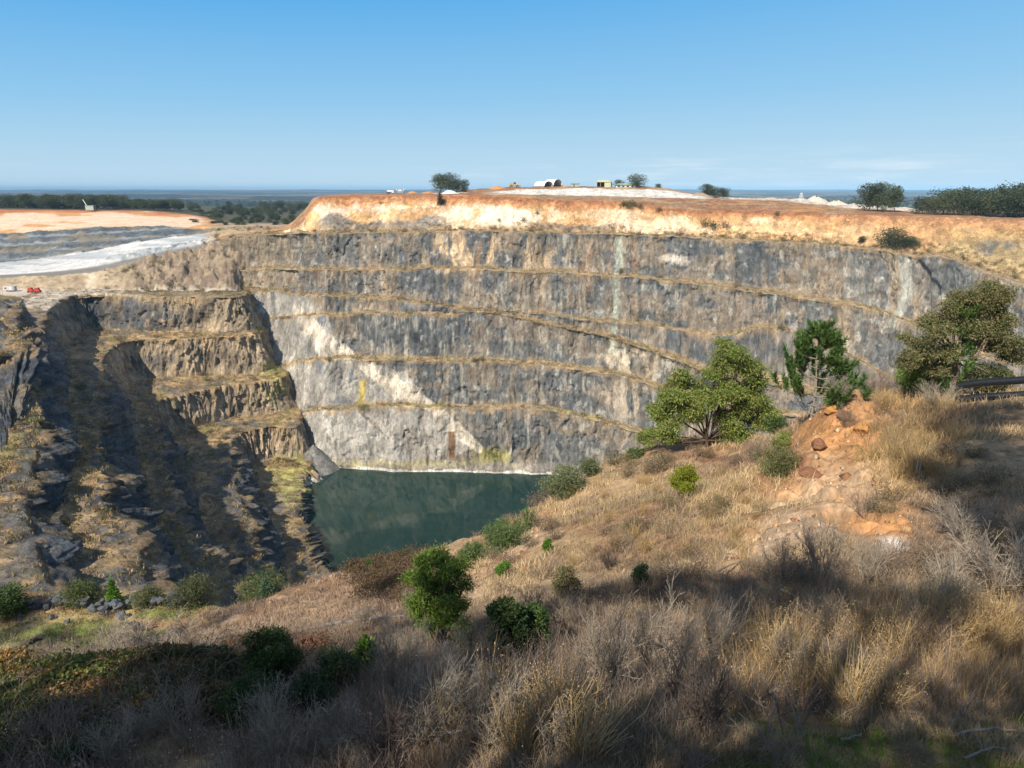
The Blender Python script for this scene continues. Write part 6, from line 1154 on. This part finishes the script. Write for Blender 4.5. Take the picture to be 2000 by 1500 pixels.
GOLD = C(.62, .42, .185); STR = C(.57, .43, .245); GRB = C(.35, .265, .19); PINK = C(.46, .32, .23); GRN = C(.11, .22, .035); OLV = C(.26, .24, .09)
# dry grass all over the slope, thin on the bare clay
X, Y = scatter(46000); px, py, ok = zone(X, Y); t = fbm(X / 1.6, Y / 1.6, s=501, o=3); t2 = fbm(X / 4, Y / 4, s=502, o=3)
keepm = ok & (rng.uniform(size=len(X)) > clay(px, py) * .93) & (t > .40) & ~((py > 1400) & (px > 1000) & (t2 > .46)); X, Y, px, py, t, t2 = [v[keepm] for v in (X, Y, px, py, t, t2)]
gold = np.clip(blob(px, py, 1770, 850, 120, 90) + blob(px, py, 1750, 1270, 300, 80) * sm(.45, .6, t2) + blob(px, py, 1000, 1450, 200, 60) * .7 * sm(.45, .6, t2), 0, 1)
pink = np.clip(blob(px, py, 640, 1190, 240, 70) + blob(px, py, 1900, 1080, 160, 110) * .7, 0, 1); grey = np.clip(sm(1130, 1240, py) - sm(1650, 1900, px) * .5, 0, 1) * .85; olv = np.clip(blob(px, py, 1300, 1010, 220, 80) * .7 + blob(px, py, 1170, 1060, 120, 60) * .4, 0, 1)
cols = np.broadcast_to(STR, (len(X), 3)).copy()
for cc_, mm in ((GOLD, gold), (PINK, pink), (GRB, grey), (OLV, olv * sm(.45, .6, t2))): cols = mix(cols, cc_, mm)
cols = mix(cols, GRB, sm(.52, .62, t2) * .7); cols = mix(cols, C(.24, .17, .12), sm(.5, .64, fbm(X / 2.2, Y / 2.2, s=503)) * .7)
H = (.16 + .20 * t) * (1 + 1.5 * gold * (py > 1150) + .9 * gold * (py < 1000)) * (.75 + .022 * Y); H = np.minimum(H, .85)
blades('dry_grass', X, Y, H, np.maximum(.005, .0008 * Y) * rng.uniform(.8, 1.4, len(X)), .75, cols, 9, .38, curl=.9)
# stalks of last season's herbs, tangled and grey, thick in the lower half
X, Y = scatter(15000, r1=16); px, py, ok = zone(X, Y); t = fbm(X / 1.2, Y / 1.2, s=511, o=3); k_ = ok & (t > .42) & (rng.uniform(size=len(X)) > clay(px, py)) & ~((py > 1400) & (px > 1350)); X, Y, t = X[k_], Y[k_], t[k_]
cols = mix(np.broadcast_to(GRB, (len(X), 3)).copy(), C(.22, .16, .12), rng.uniform(size=len(X))); cols = mix(cols, C(.42, .36, .30), (rng.uniform(size=len(X)) < .3) * .8)
blades('dead_herbs', X, Y, .30 + .35 * t + .12 * rng.normal(size=len(X)).clip(-1, 1), np.full(len(X), .005), .55, cols, 8, .35, curl=1.0)
# tall golden stalks with seed heads, lower right and lower middle
X, Y = scatter(9000, r0=4.2, r1=14); px, py, ok = zone(X, Y); den = .75 * np.clip(blob(px, py, 1750, 1250, 280, 80) + blob(px, py, 1000, 1440, 130, 70) + blob(px, py, 1900, 1330, 160, 60) + blob(px, py, 1480, 1290, 90, 70), 0, 1) * sm(.4, .55, fbm(X / .9, Y / .9, s=521)); k_ = ok & (rng.uniform(size=len(X)) < den); X, Y = X[k_], Y[k_]
cols = mix(np.broadcast_to(GOLD, (len(X), 3)).copy(), C(.36, .22, .09), rng.uniform(size=len(X)) * .7); blades('tall_straw', X, Y, rng.uniform(.5, .95, len(X)), np.full(len(X), .005), .24, cols, 9, .2, curl=.7)
# low green grass: shaded flat at the bottom right, the bench, damp spots
X, Y = scatter(36000, r0=3.6, r1=60); px, py, ok = zone(X, Y); t2 = fbm(X / 4, Y / 4, s=502, o=3); gb = (Y > 46) & (px < 420); den = np.clip(sm(1370, 1430, py) * sm(900, 1100, px) * sm(.36, .46, t2) + gb * sm(.36, .5, fbm(X / 6, Y / 3, s=164)) * 1.0 + blob(px, py, 1700, 885, 45, 14) + blob(px, py, 1100, 1390, 200, 40) * sm(.45, .55, t2) * .6, 0, 1); k_ = ok & (rng.uniform(size=len(X)) < den); X, Y, px = X[k_], Y[k_], px[k_]
cols = mix(np.broadcast_to(GRN, (len(X), 3)).copy(), C(.20, .26, .05), rng.uniform(size=len(X)) * np.where(Y > 46, .9, .5)); blades('green_grass', X, Y, rng.uniform(.09, .2, len(X)) * np.where(Y > 46, 1.8, 1), np.maximum(.004, .0008 * Y), .5, cols, 9, .6, mat=LEAF)
# dry seed heads scattered through the herbs
X, Y = scatter(3000, r1=13); px, py, ok = zone(X, Y); k_ = ok & ~((py > 1400) & (px > 1100)) & (fbm(X / 1.1, Y / 1.1, s=531) > .5) & (clay(px, py) < .3); X, Y = X[k_], Y[k_]; m_ = 9; Ci = np.repeat(np.stack([X, Y, hfg(X, Y) + rng.uniform(.12, .5, len(X))], -1), m_, 0) + rng.normal(size=(len(X) * m_, 3)) * .045
V, f = leaves(Ci, .022 * rng.uniform(.6, 1.4, len(Ci)), .015); tag(ob('dry_seed_heads', leaf_mesh('dry_seed_heads', V, f, pick([(.42, .34, .25), (.30, .23, .16), (.36, .27, .18), (.20, .14, .09)], len(Ci), .2), DRY)), kind='stuff')
# loose stones on the bare clay
X, Y = scatter(9000, r0=9, r1=40); px, py, ok = zone(X, Y); k_ = ok & (rng.uniform(size=len(X)) < clay(px, py) * .9 + .04); X, Y = X[k_], Y[k_]; rr_ = np.exp(rng.normal(size=len(X)) * .5) * .05 * (.5 + Y / 25); oc_ = np.array([(1, 0, 0), (-.5, .8, 0), (-.5, -.8, 0), (0, 0, .8), (.2, .1, -.5)], float)
Vs = (np.stack([X, Y, hfg(X, Y)], -1)[:, None] + oc_[None] * rr_[:, None, None] * rng.uniform(.6, 1.3, (len(X), 5, 3))).reshape(-1, 3); fs = (np.arange(len(X)) * 5)[:, None] + np.array([[0, 1, 3, 1, 2, 3, 2, 0, 3, 1, 0, 4, 2, 1, 4, 0, 2, 4]])
tag(ob('loose_stones', mesh_np('loose_stones', Vs, fs.ravel(), 3, np.repeat(pick([(.52, .30, .13), (.56, .42, .28), (.33, .17, .09)], len(X), .25), 5, 0), soil)), kind='stuff')
# ledge grass on the far benches and the ridges
def ledge(W, n, name, mask, hr, cols2, s):
    ids = np.nonzero(W['isberm'])[0]; i = ids[rng.integers(0, len(ids), n)]; j = rng.integers(0, W['G'].shape[1], n); ppx_, ppy_ = W['px'][i, j], W['py'][i, j]; k_ = mask(ppx_, ppy_) & (fbm(ppx_ / 14, ppy_ / 6, s=s, o=3) > .44); i, j = i[k_], j[k_]; p = W['G'][i, j] + rng.normal(size=(len(i), 3)) * [.6, .6, 0]
    per = 8; c_ = np.repeat(p, per, 0) + rng.normal(size=(len(p) * per, 3)) * [.5, .5, .1]; h = rng.uniform(hr[0], hr[1], len(c_)); d = rng.normal(size=(len(c_), 3)) * .45 + [0, 0, 1]; V, f = leaves(c_, h, h * .28, d)
    return tag(ob(name, leaf_mesh(name, V, f, np.repeat(pick(cols2, len(p), .2), per, 0), DRY)), kind='stuff')
ledge(FW, 5200, 'ledge_grass', lambda a, b: (a > 440) & (a < 2050), (.6, 1.5), [(.44, .29, .14), (.36, .25, .12), (.25, .21, .10), (.40, .33, .15)], 541)
ledge(LW, 9000, 'ridge_grass', lambda a, b: (a > -30) & (a < 660) & (b < 1180), (.5, 1.3), [(.42, .28, .13), (.34, .23, .11), (.27, .23, .10), (.22, .19, .08)], 551)

# ================================================================== SHADE TREES behind the viewpoint (they cast the shade on the near slope)
SV_ = np.array(SUN)
def shade_tree(label, cr_, base, seed, trunk_r=.28):
    cl = []
    for px, py, r_, L_ in cr_:
        c_ = Gp(px, py) + SV_ * L_; cl.append((c_, r_))
    b = np.array([base[0], base[1], float(hfg(np.array([base[0]]), np.array([base[1]]))[0])]); H = max(c_[2] for c_, _ in cl) - b[2]
    cl2 = []; g = np.random.default_rng(seed)
    for c_, r_ in cl:
        r_ = r_ * .93; cl2.append((tuple(c_ - b), (r_, r_, r_ * .7)))
        for q in range(2): cl2.append((tuple(c_ - b + g.normal(size=3) * r_ * .65), (r_ * .55, r_ * .55, r_ * .42)))
    tm, cm = tree_parts(seed, H, cl2, int(600 * sum(r_ ** 2 for _, r_ in cl)), .25, .10, GUM + MG, trunk_r, (.2, .16, .12), droop=.8, fork=.45, hollow=.0, twigs=False, ragged=.03)
    t = thing('tall_gum', label, 'tree', b, 'tall gums behind the viewpoint'); ob('trunk', tm, t); ob('crown', cm, t)
shade_tree('tall gum behind the viewpoint shading the brambles at left', [(330, 1400, 1.1, 20), (420, 1350, 1.2, 21), (520, 1370, 1.3, 20), (620, 1360, 1.2, 20), (450, 1460, 1.2, 19), (560, 1450, 1.0, 19), (280, 1480, .8, 18), (690, 1430, .7, 19), (380, 1300, .8, 23), (590, 1300, .9, 24)], (-12, -7), 901)
shade_tree('tall gum behind the viewpoint shading the middle of the slope', [(1080, 1195, .95, 27), (1200, 1160, 1.1, 28), (1320, 1148, 1.0, 28), (1430, 1150, 1.0, 27), (1540, 1140, .95, 27), (1480, 1178, .65, 26), (1620, 1165, .8, 26), (1720, 1180, .7, 26), (1830, 1205, .7, 25), (1000, 1230, .9, 27), (900, 1290, .8, 25), (960, 1350, .6, 22), (840, 1370, .8, 22), (765, 1150, 1.7, 34), (850, 1190, 1.2, 31), (800, 1235, 1.0, 28)], (-9, -9), 902)
shade_tree('slender gum behind the viewpoint shading the bottom of the view', [(1150, 1525, .5, 17), (1270, 1505, .5, 17), (1390, 1495, .5, 17), (1510, 1485, .5, 17), (1630, 1480, .5, 17), (1750, 1460, .5, 17), (1850, 1400, .55, 18), (1930, 1350, .6, 18), (1990, 1290, .55, 19), (1960, 1450, .65, 17), (1850, 1500, .6, 17), (1690, 1520, .55, 17)], (-4, -11), 903, .2)
shade_tree('tallest gum behind the viewpoint shading the right edge of the slope', [(1975, 800, 1.9, 34), (1920, 810, 1.3, 34), (1900, 870, 1.3, 33), (1985, 880, 1.7, 33), (1850, 930, 1.0, 32), (1930, 940, 1.3, 32), (1800, 918, .6, 32), (1990, 970, 1.2, 31), (1900, 1000, .9, 31), (1860, 835, .8, 34), (1960, 1020, .8, 31), (2060, 900, 2.0, 32)], (-3, -15), 904, .32)
shade_tree('gum behind the viewpoint shading the bench at far left', [(40, 1225, 2.2, 62), (-60, 1200, 3, 62), (100, 1250, 1.4, 62), (330, 1245, 2.2, 60), (420, 1215, 2.2, 60), (440, 1190, 1.6, 60), (250, 1262, 1.6, 60)], (-34, 4), 905, .35)
# ================================================================== AIR
m = bpy.data.materials.new('haze'); m.use_nodes = True; nt = m.node_tree; nt.nodes.remove(nt.nodes['Principled BSDF'])
pv = nd(nt, 'ShaderNodeVolumePrincipled', Density=HAZE); pv.inputs['Color'].default_value = (.38, .70, 1, 1); pv.inputs['Anisotropy'].default_value = -.4
nt.links.new(pv.outputs[0], nt.nodes['Material Output'].inputs['Volume'])
x0, x1, y0, y1, z0, z1 = -33000, 33000, -120, 24500, -172, 62
Vb = np.array([(x, y, z) for x in (x0, x1) for y in (y0, y1) for z in (z0, z1)], float)
hz = ob('haze', mesh_np('haze', Vb, [0,1,3,2, 4,6,7,5, 0,4,5,1, 2,3,7,6, 0,2,6,4, 1,5,7,3], 4, mat=m)); tagk(hz, 'stuff')
